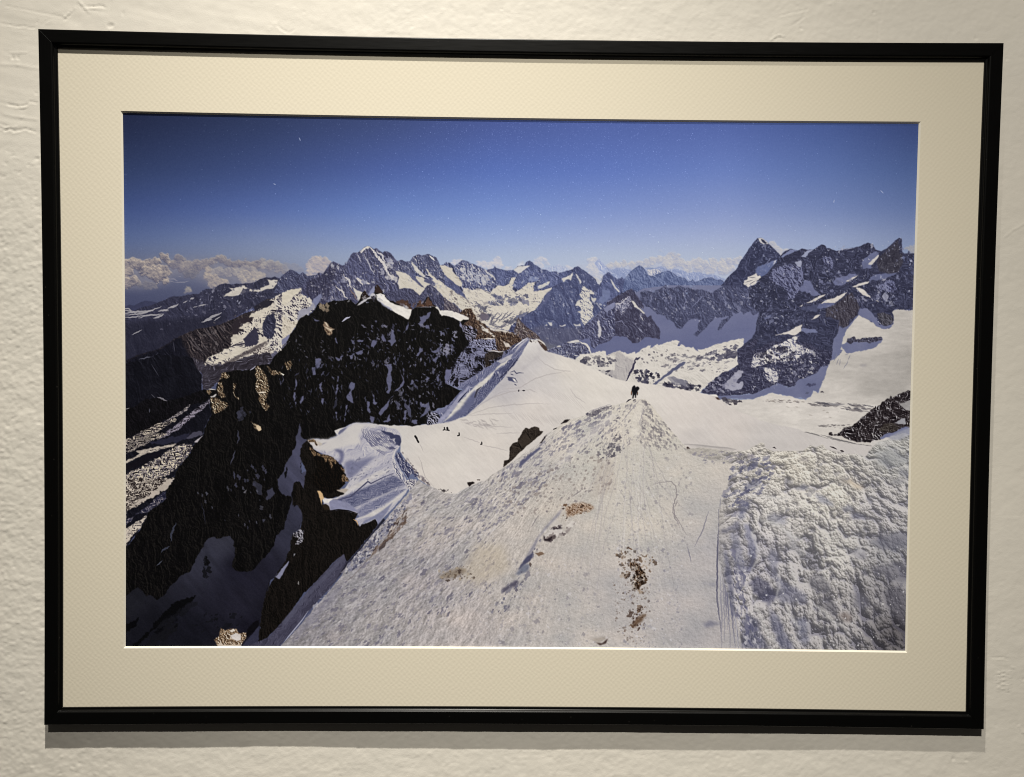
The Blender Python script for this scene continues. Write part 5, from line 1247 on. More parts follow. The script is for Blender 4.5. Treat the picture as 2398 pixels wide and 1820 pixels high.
P('K 60,1440 160,1400 200,1340 160,1460 60,1520', (10, 10, 13), jag=2)
P('K 120,1660 300,1480 420,1330 540,1220 640,1190 750,1150 720,1210 640,1260 560,1330 460,1370 380,1460 240,1590 170,1660', (11, 11, 13), jag=2)
flecks('K 300,1560 500,1300 700,1240 560,1450 350,1640', 40, 3.2, -45, 2.6, [(12, 12, 15), (20, 20, 24)], .9, 51)
flecks('K 830,760 870,760 880,980 840,1020 820,800', 10, 3.4, 70, 1.8, [(12, 12, 14)], .95, 52)
flecks('K 900,1300 1200,1350 1200,1450 700,1530 560,1500', 22, 2.2, -30, 2, [(18, 18, 22)], .85, 53)
P('J 140,1480 175,1400 180,1480 150,1560', (12, 12, 14), jag=1.4)
P('K 1690,140 1740,30 1760,130 1745,250 1715,285 1700,220', (12, 11, 13), jag=1.2)
P('K 930,1590 980,1550 990,1470 1040,1500 1100,1480 1150,1480 1180,1530 1250,1520 1240,1580 1210,1620 1170,1665 960,1665', tex=rk((40, 28, 20), (96, 76, 58), (160, 136, 108), 5, 60, 1.6, 5, 4, .50, snow=(212, 200, 186), sp=.92), jag=1.4)
P('K 1090,1550 1140,1520 1190,1540 1190,1590 1150,1600 1110,1580', (206, 198, 192), jag=.8); P('K 1080,1500 1120,1480 1140,1500 1100,1515', (204, 194, 182)); P('K 965,1665 990,1600 1010,1640 1080,1640 1200,1640 1180,1668', (188, 174, 158), jag=1)
P('K 1255,1490 1290,1440 1340,1400 1370,1390 1370,1440 1330,1500 1290,1540 1255,1560', (14, 13, 17), jag=1.6)
P('K 1370,1450 1385,1560 1370,1610 1210,1668 1190,1668 1280,1560', (48, 48, 64), jag=.7)
# snow wedge on the arete above the bowl
P('K 1665,815 1640,880 1590,940 1560,990 1525,970 1570,920', (112, 112, 136), jag=.8)

# ---- shaded north side of the dome with its long wind lips
def strips(stops, ang, sc, an, seed, con=1.6, bias=.5, off=1.6):
    return lambda X, Y: rock(X, Y, stops, ang and sc, ang, an, seed, con, bias, 4, off, iso=0.08)


shl = strips([(0, (70, 72, 98)), (.4, (98, 100, 128)), (.7, (132, 132, 156)), (1, (182, 178, 184))], -48, 6, 9, 3, 1.9, .42)
P('H 1305,168 1250,200 1180,250 1110,300 1040,380 980,420 900,490 760,560 640,650 520,715 440,770 385,830 460,840 420,880 350,960 280,1040 200,1090 100,1120 30,1150 0,1180 0,1300 130,1280 230,1270 400,1220 510,1180 560,1130 620,1080 700,1010 800,900 900,780 1000,670 1040,620 1130,530 1200,420 1330,200', tex=shl, jag=.8)
P('H 0,1140 60,1130 130,1150 170,1200 130,1280 0,1300', tex=lambda X, Y: rock(X, Y, [(0, (12, 11, 14)), (.5, (34, 32, 38)), (.6, (130, 128, 150)), (1, (170, 168, 182))], 6, 40, 1.6, 4, 3.2, .47), jag=1)
P('H 130,1270 200,1180 330,1040 430,900 530,790 560,800 470,950 360,1090 250,1200 180,1275', (150, 149, 170), jag=1, soft=.8)
P('H 200,1270 300,1160 420,1010 560,860 700,740 850,620 900,560 960,500 1090,430 1100,440 1040,500 960,540 900,590 820,700 700,820 620,920 560,1020 470,1110 330,1200', (206, 200, 192), jag=.8, soft=.8)
P('H 230,1265 340,1170 440,1080 540,940 620,850 660,880 640,950 620,1020 560,1090 470,1180 350,1235', (96, 98, 126), jag=.8, soft=1.5)
P('H 620,900 660,850 760,790 840,700 880,600 950,560 1000,540 1060,460 1180,420 1100,520 1010,640 960,720 880,800 800,900 700,1000 600,1090 530,1160 520,1120 600,1020 640,950', tex=strips([(0, (56, 58, 84)), (.5, (84, 86, 114)), (.8, (128, 128, 150)), (1, (190, 186, 190))], -52, 5, 9, 5, 2, .42), jag=.8)
P('H 1040,600 1140,480 1190,410 1150,480 1090,560 1040,610 960,690 940,690', (34, 34, 54), jag=.5)
P('H 1060,440 1130,340 1230,240 1330,195 1280,260 1200,330 1120,420', (102, 104, 132), jag=.6, soft=1)
P('H 1190,270 1290,185 1320,190 1240,260 1130,380 1100,420', (176, 172, 180), soft=.8)
P('H 900,480 960,500 1080,440 1120,370 1060,400', (178, 174, 180), jag=.6)
S('H 1300,172 1240,210 1160,270 1100,330', 3, (206, 202, 204), soft=1)
P('H 1430,200 1480,215 1530,270 1560,340 1530,340 1470,270', (72, 56, 50), jag=.6)
P('H 1400,188 1460,195 1520,240 1545,290 1480,230', (222, 215, 206), jag=.4)
S('H 400,1010 440,960 520,870', 3, (40, 42, 64), soft=1)
S('H 640,900 620,940 650,850 700,810', 4, (60, 58, 72), soft=1.5)
S('H 510,1180 600,1110 700,1030 820,960 950,880 1050,860', 3, (176, 170, 172), soft=1.5, alpha=.8)
P('H 700,1010 800,900 900,800 1000,700 1060,640 1150,600 1230,640 1100,760 950,860 830,950', (182, 177, 180), soft=3, alpha=.6)
P('H 1040,680 1120,690 1165,750 1130,750 1060,730', (74, 76, 104), jag=.8)
P('H 1100,690 1135,695 1160,745 1125,735', (222, 216, 208), jag=.4)
for s_ in ('H 1030,680 1100,690 1140,700 1170,750', 'H 1080,620 1130,600 1160,635 1200,625 1250,630', 'H 1080,640 1120,655', 'H 1130,770 1160,790'):
    S(s_, 2.4, (84, 84, 104), soft=.8, jag=.4)
for s_ in ('H 1190,845 1185,870', 'H 1235,855 1270,858'):
    S(s_, 3, (50, 46, 52))

# ---- left saddle with its hanging slopes
sad = strips([(0, (104, 104, 130)), (.35, (142, 140, 158)), (.6, (176, 172, 180)), (1, (204, 198, 194))], -38, 9, 7, 6, 1.2, .56)
P('J 440,1060 500,1040 560,1038 700,1048 780,1035 830,1000 800,940 860,905 930,890 1000,850 1080,830 1180,832 1330,850 1400,870 1600,920 1660,1000 1640,1140 1600,1200 1560,1260 1640,1420 1720,1560 1760,1660 L 1380,600 1330,690 1300,740 1250,800 1180,880 1100,960 1030,1040 1020,1020 1000,990 850,1065 800,990 850,970 830,940 740,915 640,900 560,905 545,860 500,840 480,780 560,790 620,780 700,740 640,720 700,690 760,610 690,560 700,480 650,430 560,370 500,350 440,330 360,275', tex=sad, jag=.6)
P('J 440,1062 500,1040 700,1048 830,1000 900,960 1010,860 1080,832 1300,850 1400,880 1300,890 1180,880 1100,1000 1150,1100 1000,1120 800,1180 700,1200 560,1180 470,1130', tex=lambda X, Y: ramp(.5 + .6 * (NS[3].fbm(X / 40, Y / 30, 3) - .5), [(0, (176, 171, 173)), (.5, (198, 192, 188)), (1, (212, 205, 197))]), soft=3)
P('J 830,960 860,915 930,895 960,890 900,950 850,985', (100, 100, 124), soft=.8)
P('J 790,935 860,905 940,888 860,930 830,990', (200, 194, 188), jag=.5)
P('J 590,1140 640,1100 700,1080 620,1120', (110, 108, 128), soft=.8)
P('J 780,1180 830,1170 900,1190 920,1240 900,1330 860,1380 830,1350 870,1280 850,1220', (104, 104, 130), soft=2)
P('J 920,1350 1000,1310 1100,1330 1200,1290 1330,1260 1240,1340 1130,1440 1060,1500 980,1560 940,1500', (106, 107, 134), soft=3, alpha=.85)
P('J 990,1560 1080,1510 1180,1430 1300,1310 1440,1250 1480,1260 1330,1370 1200,1480 1060,1600 980,1640', (186, 181, 184), soft=2, alpha=.8)
P('L 700,700 800,650 900,590 1000,540 1130,500 1150,520 1000,590 900,650 800,700 700,760 600,790 620,780', (196, 190, 188), soft=2)
P('L 640,790 760,740 900,680 1050,620 1180,560 1260,600 1290,650 1200,690 1100,740 950,800 800,880 700,900 600,860', tex=strips([(0, (66, 68, 94)), (.4, (92, 94, 120)), (.7, (118, 118, 140)), (1, (160, 157, 168))], -28, 6, 6, 7, 1.8, .42), soft=2)
S('L 560,800 640,800 760,770 850,690 930,620 960,640 1080,580 1180,540', 3, (70, 70, 94), soft=1.2)
P('L 820,920 900,850 1050,780 1180,720 1300,690 1310,700 1200,770 1080,850 960,920 850,970', tex=strips([(0, (84, 86, 112)), (.5, (112, 113, 138)), (1, (170, 167, 178))], -32, 6, 7, 8, 1.6, .45), soft=1.5)
P('L 800,990 900,960 1000,900 1080,870 1180,800 1290,710 1320,700 1240,790 1100,920 1000,960 920,970 860,985', (200, 194, 190), soft=1)
P('L 850,1060 900,1000 990,960 1080,900 1180,820 1120,920 1030,1040 1020,1010 1000,985', (126, 127, 150), soft=1)
P('L 545,800 620,800 740,830 840,920 740,910 640,900 560,905', (132, 132, 156), soft=1)
P('L 480,785 520,790 600,788 560,810 545,830 500,830', (214, 208, 202), jag=.5)
# the twisted snow funnel
for k in range(15):
    t = k / 14.0
    S('J %d,%d %d,%d %d,%d %d,%d' % (1150 + 18 * k, 905 + 4 * k, 1165 + 24 * k, 1010 - 3 * k, 1290 + 18 * k, 1150 - 12 * k, 1440 + 8 * k, 1250 - 14 * k), 2.6, (90, 90, 116), soft=.9, alpha=.85, jag=.8, seed=k)
    S('J %d,%d %d,%d %d,%d %d,%d' % (1160 + 18 * k, 905 + 4 * k, 1180 + 24 * k, 1010 - 3 * k, 1310 + 18 * k, 1140 - 12 * k, 1450 + 8 * k, 1236 - 14 * k), 2.0, (206, 200, 196), soft=.9, alpha=.7, jag=.8, seed=k)
P('J 1390,930 1480,950 1600,985 1640,1000 1655,1060 1640,1130 1590,1120 1570,1060 1600,1030 1520,1040 1480,990 1420,960', (58, 60, 86), jag=1.2)
flecks('J 1400,1000 1580,1050 1590,1180 1400,1200 1300,1100', 24, 1.7, 15, 3.4, [(80, 80, 106), (200, 195, 192)], .8, 60)
S('J 1620,1140 1580,1190 1555,1260 1550,1350 1580,1440 1640,1530 1700,1620', 7, (196, 190, 190), soft=1.2, jag=1)
P('J 1600,1210 1650,1230 1720,1330 1800,1400 1870,1470 1880,1510 1840,1540 1800,1490 1740,1560 1700,1480 1640,1400 1600,1320 1580,1260', tex=strips([(0, (44, 46, 72)), (.5, (66, 68, 96)), (.75, (120, 120, 144)), (1, (196, 191, 190))], 60, 5, 4, 2, 2.6, .40), jag=1.2)
P('J 1545,1270 1575,1300 1600,1380 1650,1470 1720,1560 1760,1640 1700,1640 1640,1560 1580,1480 1550,1380', tex=strips([(0, (78, 80, 106)), (.4, (120, 120, 144)), (.7, (192, 187, 188)), (1, (206, 200, 196))], 66, 4, 6, 4, 2.6, .52), jag=1)
P('J 1700,1590 1760,1560 1850,1560 1900,1600 2000,1700 1900,1760 1760,1720', tex=strips([(0, (70, 68, 90)), (.4, (130, 126, 142)), (.6, (186, 180, 180)), (1, (206, 200, 194))], 50, 4, 2, 5, 2.8, .52), jag=1.6)
flecks('J 1660,1200 1760,1300 1880,1480 1960,1560 2060,1660 2010,1660 1900,1560 1800,1450 1690,1300', 40, 1.4, 50, 1.6, [(110, 100, 104), (70, 62, 70), (150, 142, 144)], .85, 61)
flecks('J 1000,1280 1500,1300 1550,1500 1200,1600 1000,1640', 40, 1.0, -35, 2.4, [(96, 96, 118)], .7, 62)
# climbers on the saddle
blkc = (30, 27, 30)
for s_, w_ in (('J 1838,1005 1858,1035', 4.6), ('J 1862,1050 1880,1082', 4), ('H 225,1335 228,1360 210,1368', 2.6), ('H 258,1340 265,1365 285,1372', 3.2), ('H 262,1335 268,1352', 3.6), ('H 415,1405 418,1435 398,1440', 2.8), ('H 708,1525 710,1550 696,1552', 2.6), ('H 240,1366 285,1372', 2)):
    S(s_, w_, blkc, soft=.5, taper=False)
S('J 1885,1085 1920,1150 1945,1210', 1.6, (170, 162, 158), alpha=.7)
S('J 1880,1270 1920,1350 1930,1420 1970,1540 2080,1660', 1.6, (160, 152, 150), alpha=.7)

# ---- the sheer cliff under the saddle
cl = rk((9, 8, 8), (18, 16, 15), (28, 24, 22), 7, 84, 5, 6, 2.0, .44, sp=1.3)
CLIFF = 'L 334,217 357,240 387,285 410,346 455,366 486,376 531,422 562,391 600,422 630,452 668,475 691,528 713,551 700,600 710,640 650,690 700,740 620,770 560,785 500,775 480,800 490,860 530,850 560,905 640,900 740,915 830,940 800,990 850,1065 1000,990 1025,1050 960,1140 840,1290 720,1420 690,1340 600,1410 480,1540 389,1637 K 1800,1140 1700,1300 1560,1460 1450,1570 1360,1610 1370,1540 1385,1390 1420,1210 1470,1060 1530,970 1640,800 1645,750 1680,700 1680,640 1700,560 1780,490 1800,390 L 270,900 240,850 190,855 200,640 240,620 300,700 310,600 325,520 300,460 270,400 265,300 300,240'
P(CLIFF, tex=cl, jag=1)
P('L 380,300 440,330 500,370 560,400 640,430 690,490 690,560 700,640 640,700 560,740 500,720 440,690 380,640 385,560 440,480 400,400', tex=rk((7, 6, 6), (12, 10, 10), (24, 19, 16), 6, 80, 4, 5, 2, .42, sp=1.3), jag=1.2)
tan = rk((30, 22, 16), (74, 58, 44), (132, 108, 82), 4, 76, 2.4, 4, 3.2, .46, sp=1.3)
P('J 455,1125 500,1160 560,1220 640,1240 700,1250 780,1280 830,1340 810,1370 770,1330 760,1430 730,1380 700,1300 680,1350 640,1280 560,1240 520,1280 490,1190', tex=tan, jag=1.4)
P('J 440,1060 520,1040 545,1060 580,1120 560,1130 530,1080 470,1085', tex=tan, jag=.8)
P('J 545,1065 600,1080 640,1100 600,1135 570,1110', (186, 176, 164), jag=.8)
P('J 860,1370 910,1420 925,1480 890,1450', tex=tan, jag=1); P('J 900,1500 960,1540 980,1590 900,1600 880,1560', tex=tan, jag=1.2)
P('L 432,710 460,712 485,740 500,785 480,800 475,860 462,800', (206, 172, 128), jag=.4)
P('L 480,850 520,840 550,870 555,900 500,900', (40, 32, 24), jag=.6)
S('L 785,992 820,1010 835,1055', 2.4, (186, 150, 106)); S('L 560,905 640,897 740,908 830,935', 3, (16, 12, 10), soft=.8)
S('L 1000,990 1025,1045', 2.4, (14, 12, 12))
P('L 620,705 700,690 740,700 700,735 650,720', (168, 156, 144), jag=1.2)
P('L 195,1130 270,1085 300,1100 295,1200 250,1240 215,1240 250,1170 200,1160', tex=lambda X, Y: rock(X, Y, [(0, (14, 13, 16)), (.5, (60, 58, 66)), (.6, (150, 146, 154)), (1, (166, 162, 168))], 5, 70, 2, 4, 3, .48), jag=1)
P('L 150,1400 155,1410 90,1540 60,1580 20,1560', (126, 126, 148), jag=.5)
P('L 200,1330 220,1330 200,1360', (120, 118, 124)); P('K 1755,1010 1765,1020 1765,1050 1750,1040', (120, 116, 114))
S('K 1900,400 1990,340 2080,330', 2, (14, 12, 12)); S('K 1800,640 1800,900', 3, (14, 12, 11), soft=1)
# grey slab strips below the cliff
P('M 610,662 640,745 700,690 850,500 1000,310 1010,330 900,450 760,620 600,840 480,990 330,1150 200,1300 0,1540 -20,1560 K 1600,1665 1210,1668 1200,1668 1380,1600 1450,1575 1680,1330 1900,1050 L 350,1680 480,1540 600,1410 690,1335', tex=strips([(0, (42, 40, 54)), (.5, (62, 60, 76)), (1, (86, 84, 102))], -50, 7, 10, 1, 1.5, .5), jag=.4)
P('M 0,1330 180,1110 300,980 460,820 610,665 620,700 480,860 300,1040 160,1210 0,1400', (80, 79, 96), soft=1, alpha=.8)
P('M 640,745 720,660 860,490 1000,310 1020,330 860,520 720,700 600,830 520,930', (26, 26, 36), soft=.8, alpha=.8)
S('M 0,1560 60,1480 130,1395 200,1310 260,1220', 3, (150, 150, 166), soft=.6)
S('M 20,1580 80,1500 150,1415 230,1320', 3, (16, 14, 24), soft=.6)

# ---- foreground snow
FG = 'L 1430,600 1480,640 1600,690 1700,740 1800,740 1860,700 1960,655 2099,600 N 0,1000 120,905 240,825 300,790 420,700 600,580 640,520 720,460 800,405 880,350 960,335 1060,300 1150,255 1240,225 1320,205 1450,178 1500,155 1560,150 1640,145 1700,200 1760,280 1830,370 1900,455 1980,550 2050,620 P 130,215 200,212 260,205 380,222 490,235 560,225 620,195 665,170 690,180 700,215 760,235 850,230 960,230 1010,190 1050,205 1100,180 1120,215 1200,235 1260,250 1340,250 1400,270 1450,200 1490,170 1560,150 1620,150 1720,110 1740,1760 0,1760 M -20,1760 -20,1580 80,1470 200,1340 330,1180 480,1010 600,850 640,770 760,640 900,460 1010,340 1130,190 1200,110 1240,60'
fgc = [(880, 1250, 156, 150, 151), (800, 1380, 152, 147, 149), (720, 1480, 140, 135, 137), (950, 1180, 168, 161, 159), (1000, 1200, 176, 169, 165), (1000, 1350, 164, 157, 157), (900, 1480, 166, 159, 157), (1100, 1450, 180, 171, 167),
       (1080, 1150, 182, 175, 171), (1200, 1100, 188, 181, 175), (1250, 1050, 190, 183, 177), (1350, 1000, 200, 193, 184), (1450, 950, 208, 200, 188), (1550, 1020, 206, 198, 185), (1400, 1080, 204, 196, 184), (1300, 1180, 194, 185, 175),
       (1250, 1300, 186, 178, 171), (1200, 1400, 184, 176, 170), (1350, 1450, 186, 179, 173), (1450, 1400, 184, 177, 173), (1500, 1200, 200, 192, 181), (1450, 1120, 204, 196, 184), (1600, 1100, 200, 192, 182), (1650, 1200, 190, 183, 177),
       (1620, 1400, 180, 174, 172), (1680, 1300, 176, 171, 171), (1660, 1500, 174, 168, 167), (1850, 1080, 204, 196, 183), (1950, 1150, 200, 193, 182), (2100, 1050, 176, 173, 167), (1800, 1200, 192, 186, 180), (1950, 1300, 180, 175, 169), (2080, 1400, 134, 130, 131), (2110, 1480, 90, 86, 87),
       (2100, 1300, 148, 145, 145), (1850, 1380, 168, 163, 161), (1950, 1450, 158, 153, 151), (1780, 1300, 168, 163, 165), (2060, 1200, 172, 167, 165)]


def fg(X, Y):
    base = field(fgc, X, Y, 3.0)
    # streaks fan out from the crest
    a = np.arctan2(Y - 860, X - 1500)
    r_ = np.hypot(X - 1500, Y - 860)
    n = NS[9]
    st = n.fbm(a * 64 + 3 + .8 * n.val(X / 30, Y / 30), r_ / 22, 4, .62)
    st2 = n.fbm(a * 64 + 3.26 + .8 * n.val(X / 30, Y / 30), r_ / 22 + .06, 4, .62)
    lef = np.clip((1420 - X + (1300 - Y) * .25) / 330, 0, 1)
    g = (n.fbm(X / 6, Y / 4.6, 3, .6) - n.fbm((X + 1.4) / 6, (Y - 1.2) / 4.6, 3, .6))
    lo = n.fbm(X / 60 + 7, Y / 44, 3, .5) - .5
    hh_ = heap(X, Y, 880.0, 22.0, 26.0, (.5, .5, .35), 6, .4) * .34
    lam, cast = sunlit(hh_, 0.55, -0.83, 0.35, 9)
    rel = np.clip(.35 * (lam - .62), -.16, .08) - .16 * cast
    v = 1 + lef * (.62 * (st - st2) + .16 * (st - .5)) + .16 * g + .12 * lo + rel * .16
    c = base * np.clip(v, .55, 1.14)[..., None]
    c[..., 0] += 6 * lo
    c[..., 2] -= 6 * lo
    return c + (rng.randn(*X.shape) * 2.6)[..., None]


P(FG, tex=fg, jag=.6)
slope = 'M 0,1560 200,1330 640,780 1010,340 1200,150 1300,60 1500,80 1700,80 2000,20 2099,200 2099,1000 1200,1560'
ang_l = lambda x, y: math.degrees(math.atan2(y - 860, x - 1500)) + 180 if x < 1480 else math.degrees(math.atan2(y - 860, x - 1500))
dk = [(112, 108, 122), (92, 88, 104), (132, 126, 134)]
flecks(slope, 720, 1.35, ang_l, 2.8, dk, .7, 70, spread=10)
flecks(slope, 420, 1.2, ang_l, 2.6, [(204, 198, 196), (196, 190, 190)], .55, 71, spread=10)
flecks('M 1200,150 1300,60 1150,330 900,640 700,830 600,860 640,780 1010,340', 260, 1.5, -50, 1.8, [(84, 84, 104), (60, 60, 78), (190, 186, 188), (130, 128, 144)], .85, 72, spread=14)
flecks('M 1240,200 1250,330 1120,470 900,660 820,740 1000,500 1150,300', 90, 1.6, -50, 2.8, [(90, 74, 66), (60, 48, 46), (120, 100, 88), (190, 180, 172)], .8, 73, spread=8)
S('M 1230,350 1100,450 950,600 830,735', 3.5, (108, 90, 80), alpha=.6, soft=1.6, jag=1.2)
S('M 820,745 700,880 620,940', 2, (110, 98, 96), alpha=.5, soft=1.6)
P('M 100,1470 260,1290 420,1110 640,900 520,1110 320,1310 130,1520', (128, 124, 140), soft=6, alpha=.5)
flecks('N 0,1000 600,600 900,380 1300,260 1250,500 900,760 400,1250 0,1500', 420, 1.4, -42, 2.4, [(120, 116, 130), (100, 96, 112), (140, 134, 142)], .75, 74, spread=14)
flecks('N 600,600 900,380 1400,200 1380,420 1100,700', 120, 1.2, -40, 2.2, [(130, 126, 136), (110, 104, 112)], .7, 75, spread=14)
flecks('N 1640,150 1760,300 2050,640 1700,660 1560,560 1580,300', 260, 1.3, 58, 2.2, [(140, 134, 134), (118, 112, 116), (160, 152, 150)], .8, 76, spread=16)
flecks('N 1450,170 1640,150 1600,520 1450,620 1200,640 1300,400', 120, 1.2, -55, 2.0, [(148, 142, 146), (124, 118, 124)], .7, 77)
flecks('N 1150,560 1400,480 1450,640 1350,700 1180,760', 70, 1.7, -30, 1.6, [(96, 92, 100), (120, 114, 118), (72, 68, 78)], .85, 78)
P('N 1590,180 1640,190 1600,330 1580,520 1500,520 1510,330', (216, 208, 196), soft=2.5, alpha=.7)
P('N 1290,300 1380,290 1200,460 980,650 760,860 700,860 900,640 1120,440', (212, 204, 196), soft=3, alpha=.6)
for s_ in ('N 1300,200 1200,225 1100,265 1060,300', 'N 1600,150 1540,200 1480,280 1420,360', 'N 1380,360 1300,440 1220,520', 'N 1650,200 1610,300 1580,400'):
    S(s_, 2, (140, 134, 142), alpha=.6, soft=1, jag=.8)
flecks('N 1060,290 1300,205 1330,230 1090,330', 34, 1.5, -20, 1.8, [(80, 76, 88), (120, 114, 120)], .85, 79)
flecks('N 200,950 900,700 1300,660 1350,1000 900,1200 500,1300 200,1300', 260, 1.5, -25, 1.6, [(140, 130, 128), (112, 104, 108), (128, 116, 112)], .7, 80, spread=25)
flecks('N 1300,700 2099,640 2099,1679 1200,1679 1300,1200', 420, 1.2, 30, 1.4, [(150, 144, 146), (130, 124, 130), (218, 212, 206)], .6, 81, spread=60)
flecks('O 100,700 1200,700 1400,1570 0,1570', 420, 1.4, 30, 1.4, [(150, 144, 148), (128, 122, 128), (206, 200, 200)], .6, 82, spread=60)
flecks('O 1400,500 2099,500 2099,1580 1500,1580', 300, 1.3, 30, 1.3, [(146, 142, 150), (126, 122, 132), (206, 202, 204)], .6, 83, spread=60)
P('N 1180,780 1330,740 1340,1050 1100,1120', (168, 154, 144), soft=8, alpha=.35)
P('O 60,560 330,560 400,820 100,960 -120,900', (186, 172, 150), soft=10, alpha=.5)
P('M 1540,880 1640,830 1760,790 1830,830 1720,880 1620,910', (120, 104, 84), soft=3, alpha=.65)
flecks('M 1500,830 1850,760 1900,900 1600,940', 50, 1.4, -30, 1.6, [(96, 80, 66), (70, 58, 52), (160, 144, 124)], .8, 84, spread=40)
# dirt, clods and the dark stain
P('N 860,1210 940,1170 1020,1160 1130,1200 1140,1225 1040,1250 960,1280 870,1310', tex=rk((84, 60, 44), (136, 108, 86), (186, 166, 148), 4, -20, 1.6, 3, 3.4, .46, sp=1.2), soft=1.5, jag=1.5)
flecks('N 800,1180 1200,1180 1000,1300 850,1340', 30, 1.5, -20, 1.5, [(96, 70, 52), (60, 44, 36), (170, 146, 124)], .85, 85)
P('N 690,1350 760,1330 830,1380 820,1420 760,1420 720,1400', (196, 188, 180), jag=1.4)
P('N 700,1430 740,1400 800,1390 830,1420 760,1430', (60, 52, 56), soft=.8, jag=.8)
P('N 630,1490 700,1440 790,1430 830,1440 780,1500 700,1510', (202, 194, 188), jag=1.6)
P('N 640,1480 670,1520 720,1490 770,1500 700,1550 650,1540', (46, 38, 42), soft=.7, jag=1)
P('N 780,1490 860,1440 920,1390 900,1440 830,1490', (150, 140, 136), jag=1, soft=.6)
flecks('N 620,1440 950,1340 980,1400 700,1560', 30, 2.0, -35, 1.6, [(110, 98, 96), (214, 206, 198), (80, 70, 72)], .85, 86)
P('O 640,650 700,640 735,660 680,685', (120, 98, 82), jag=.8); P('O 590,740 610,760 600,790 580,770', (96, 82, 76))
P('O 920,200 840,290 740,400 650,520 560,680 470,830 440,880 520,760 640,600 680,500 780,380 880,280', (116, 114, 132), soft=2, alpha=.7)
P('O 560,690 620,640 625,690 560,750 470,830 500,770', (74, 74, 96), soft=1, jag=1)
P('O 450,860 540,760 590,760 580,820 480,870', (112, 114, 128), soft=1.5, jag=1)
P('O 320,1000 400,950 480,920 470,970 400,990 320,1040', (84, 80, 94), soft=1.5, jag=1.5)
flecks('O 200,1250 330,980 480,900 560,740 640,560 700,520 560,900 480,1080 300,1280', 60, 1.8, -55, 1.8, [(96, 94, 110), (124, 120, 130), (76, 72, 88)], .8, 87)
S('O 1560,600 1600,620', 3, (110, 84, 66))
flecks('O 1420,660 1560,590 1640,640 1800,680 1830,760 1760,860 1720,1050 1620,1020 1500,860', 110, 1.8, 30, 1.4, [(70, 52, 40), (100, 78, 60), (40, 28, 22), (150, 130, 110)], .8, 88, spread=50)
P('O 1570,740 1640,750 1700,820 1730,870 1700,940 1660,1010 1600,1010 1640,930 1650,870 1580,800', tex=rk((16, 10, 8), (50, 34, 24), (110, 84, 62), 3.4, 40, 1.4, 5, 3.6, .40, snow=(170, 150, 130), sp=1.0), jag=1.6, soft=1)
flecks('O 1580,780 1740,800 1730,960 1600,1020', 60, 2.0, 30, 1.4, [(22, 14, 10), (34, 22, 16), (80, 60, 44), (190, 180, 168)], .9, 89, spread=60)
flecks('O 1400,900 1800,1000 1750,1560 1450,1560', 130, 1.3, 30, 1.3, [(110, 94, 84), (86, 72, 66), (140, 128, 122)], .7, 90, spread=60)
P('O 1690,1260 1740,1250 1690,1330 1620,1390 1600,1330', (92, 68, 50), soft=2, jag=1.5, alpha=.8)
flecks('O 1580,1180 1760,1180 1700,1400 1560,1440', 40, 1.7, -50, 1.5, [(60, 42, 34), (100, 78, 62)], .85, 91)
P('O 1240,1530 1300,1540 1360,1490 1340,1540 1280,1560', (66, 52, 48), soft=1); P('O 1190,1500 1330,1470 1340,1500 1260,1535', (150, 138, 126), soft=2, alpha=.6)
for s_ in ('N 1720,985 1790,965 1900,955 1940,1000 1950,1100 1920,1180 1930,1280 1990,1380 2045,1480', 'N 1960,1140 1930,1210', 'O 1100,30 1050,70 1000,100', 'O 680,280 600,400', 'O 1990,200 2010,290 2060,380'):
    S(s_, 2.4, (130, 122, 124), soft=.9, alpha=.75, jag=1)
for s_ in ('P 365,640 370,780 360,1000 360,1250 380,1420', 'P 300,650 250,800 200,900', 'P 150,900 175,1010'):
    S(s_, 2.6, (124, 120, 132), soft=1, alpha=.8, jag=.6)

_t = np.random.RandomState(21)
for k in range(46):
    x0 = 1462 + _t.uniform(-26, 46)
    xe = x0 + (x0 - 1470) * 2.2 + _t.uniform(-60, 60)
    y0, y1 = 950 + _t.uniform(0, 200), 1160 + _t.uniform(0, 330)
    pts = np.array([(x0 + (xe - x0) * t + 9 * math.sin(t * 5 + k), y0 + (y1 - y0) * t) for t in (0, .2, .4, .6, .8, 1)])
    S(pts, 2.0, (150, 143, 146) if k % 2 else (214, 207, 201), alpha=.32, soft=1.0, jag=1.2, seed=k)
for k in range(30):
    o = _t.uniform(-1, 1)
    x0, x1 = 375 + 28 * (o + 1), 375 + 75 * (o + 1)
    y0 = 560 + _t.uniform(0, 500)
    y1 = min(1625, y0 + 250 + _t.uniform(0, 700))
    f_ = lambda y: x0 + (x1 - x0) * ((y - 560) / 1060.0) ** 1.5
    S('P ' + ' '.join('%d,%d' % (f_(y) + _t.uniform(-3, 3), y) for y in np.linspace(y0, y1, 6)), 3.2, [(96, 95, 116), (206, 201, 198), (122, 119, 134)][k % 3], alpha=.6, soft=1.0, jag=.8, seed=k)
S('P 368,640 372,720 362,900 358,1060 356,1250 372,1400 385,1500', 3.4, (88, 86, 104), soft=.8, jag=.7, alpha=.85)

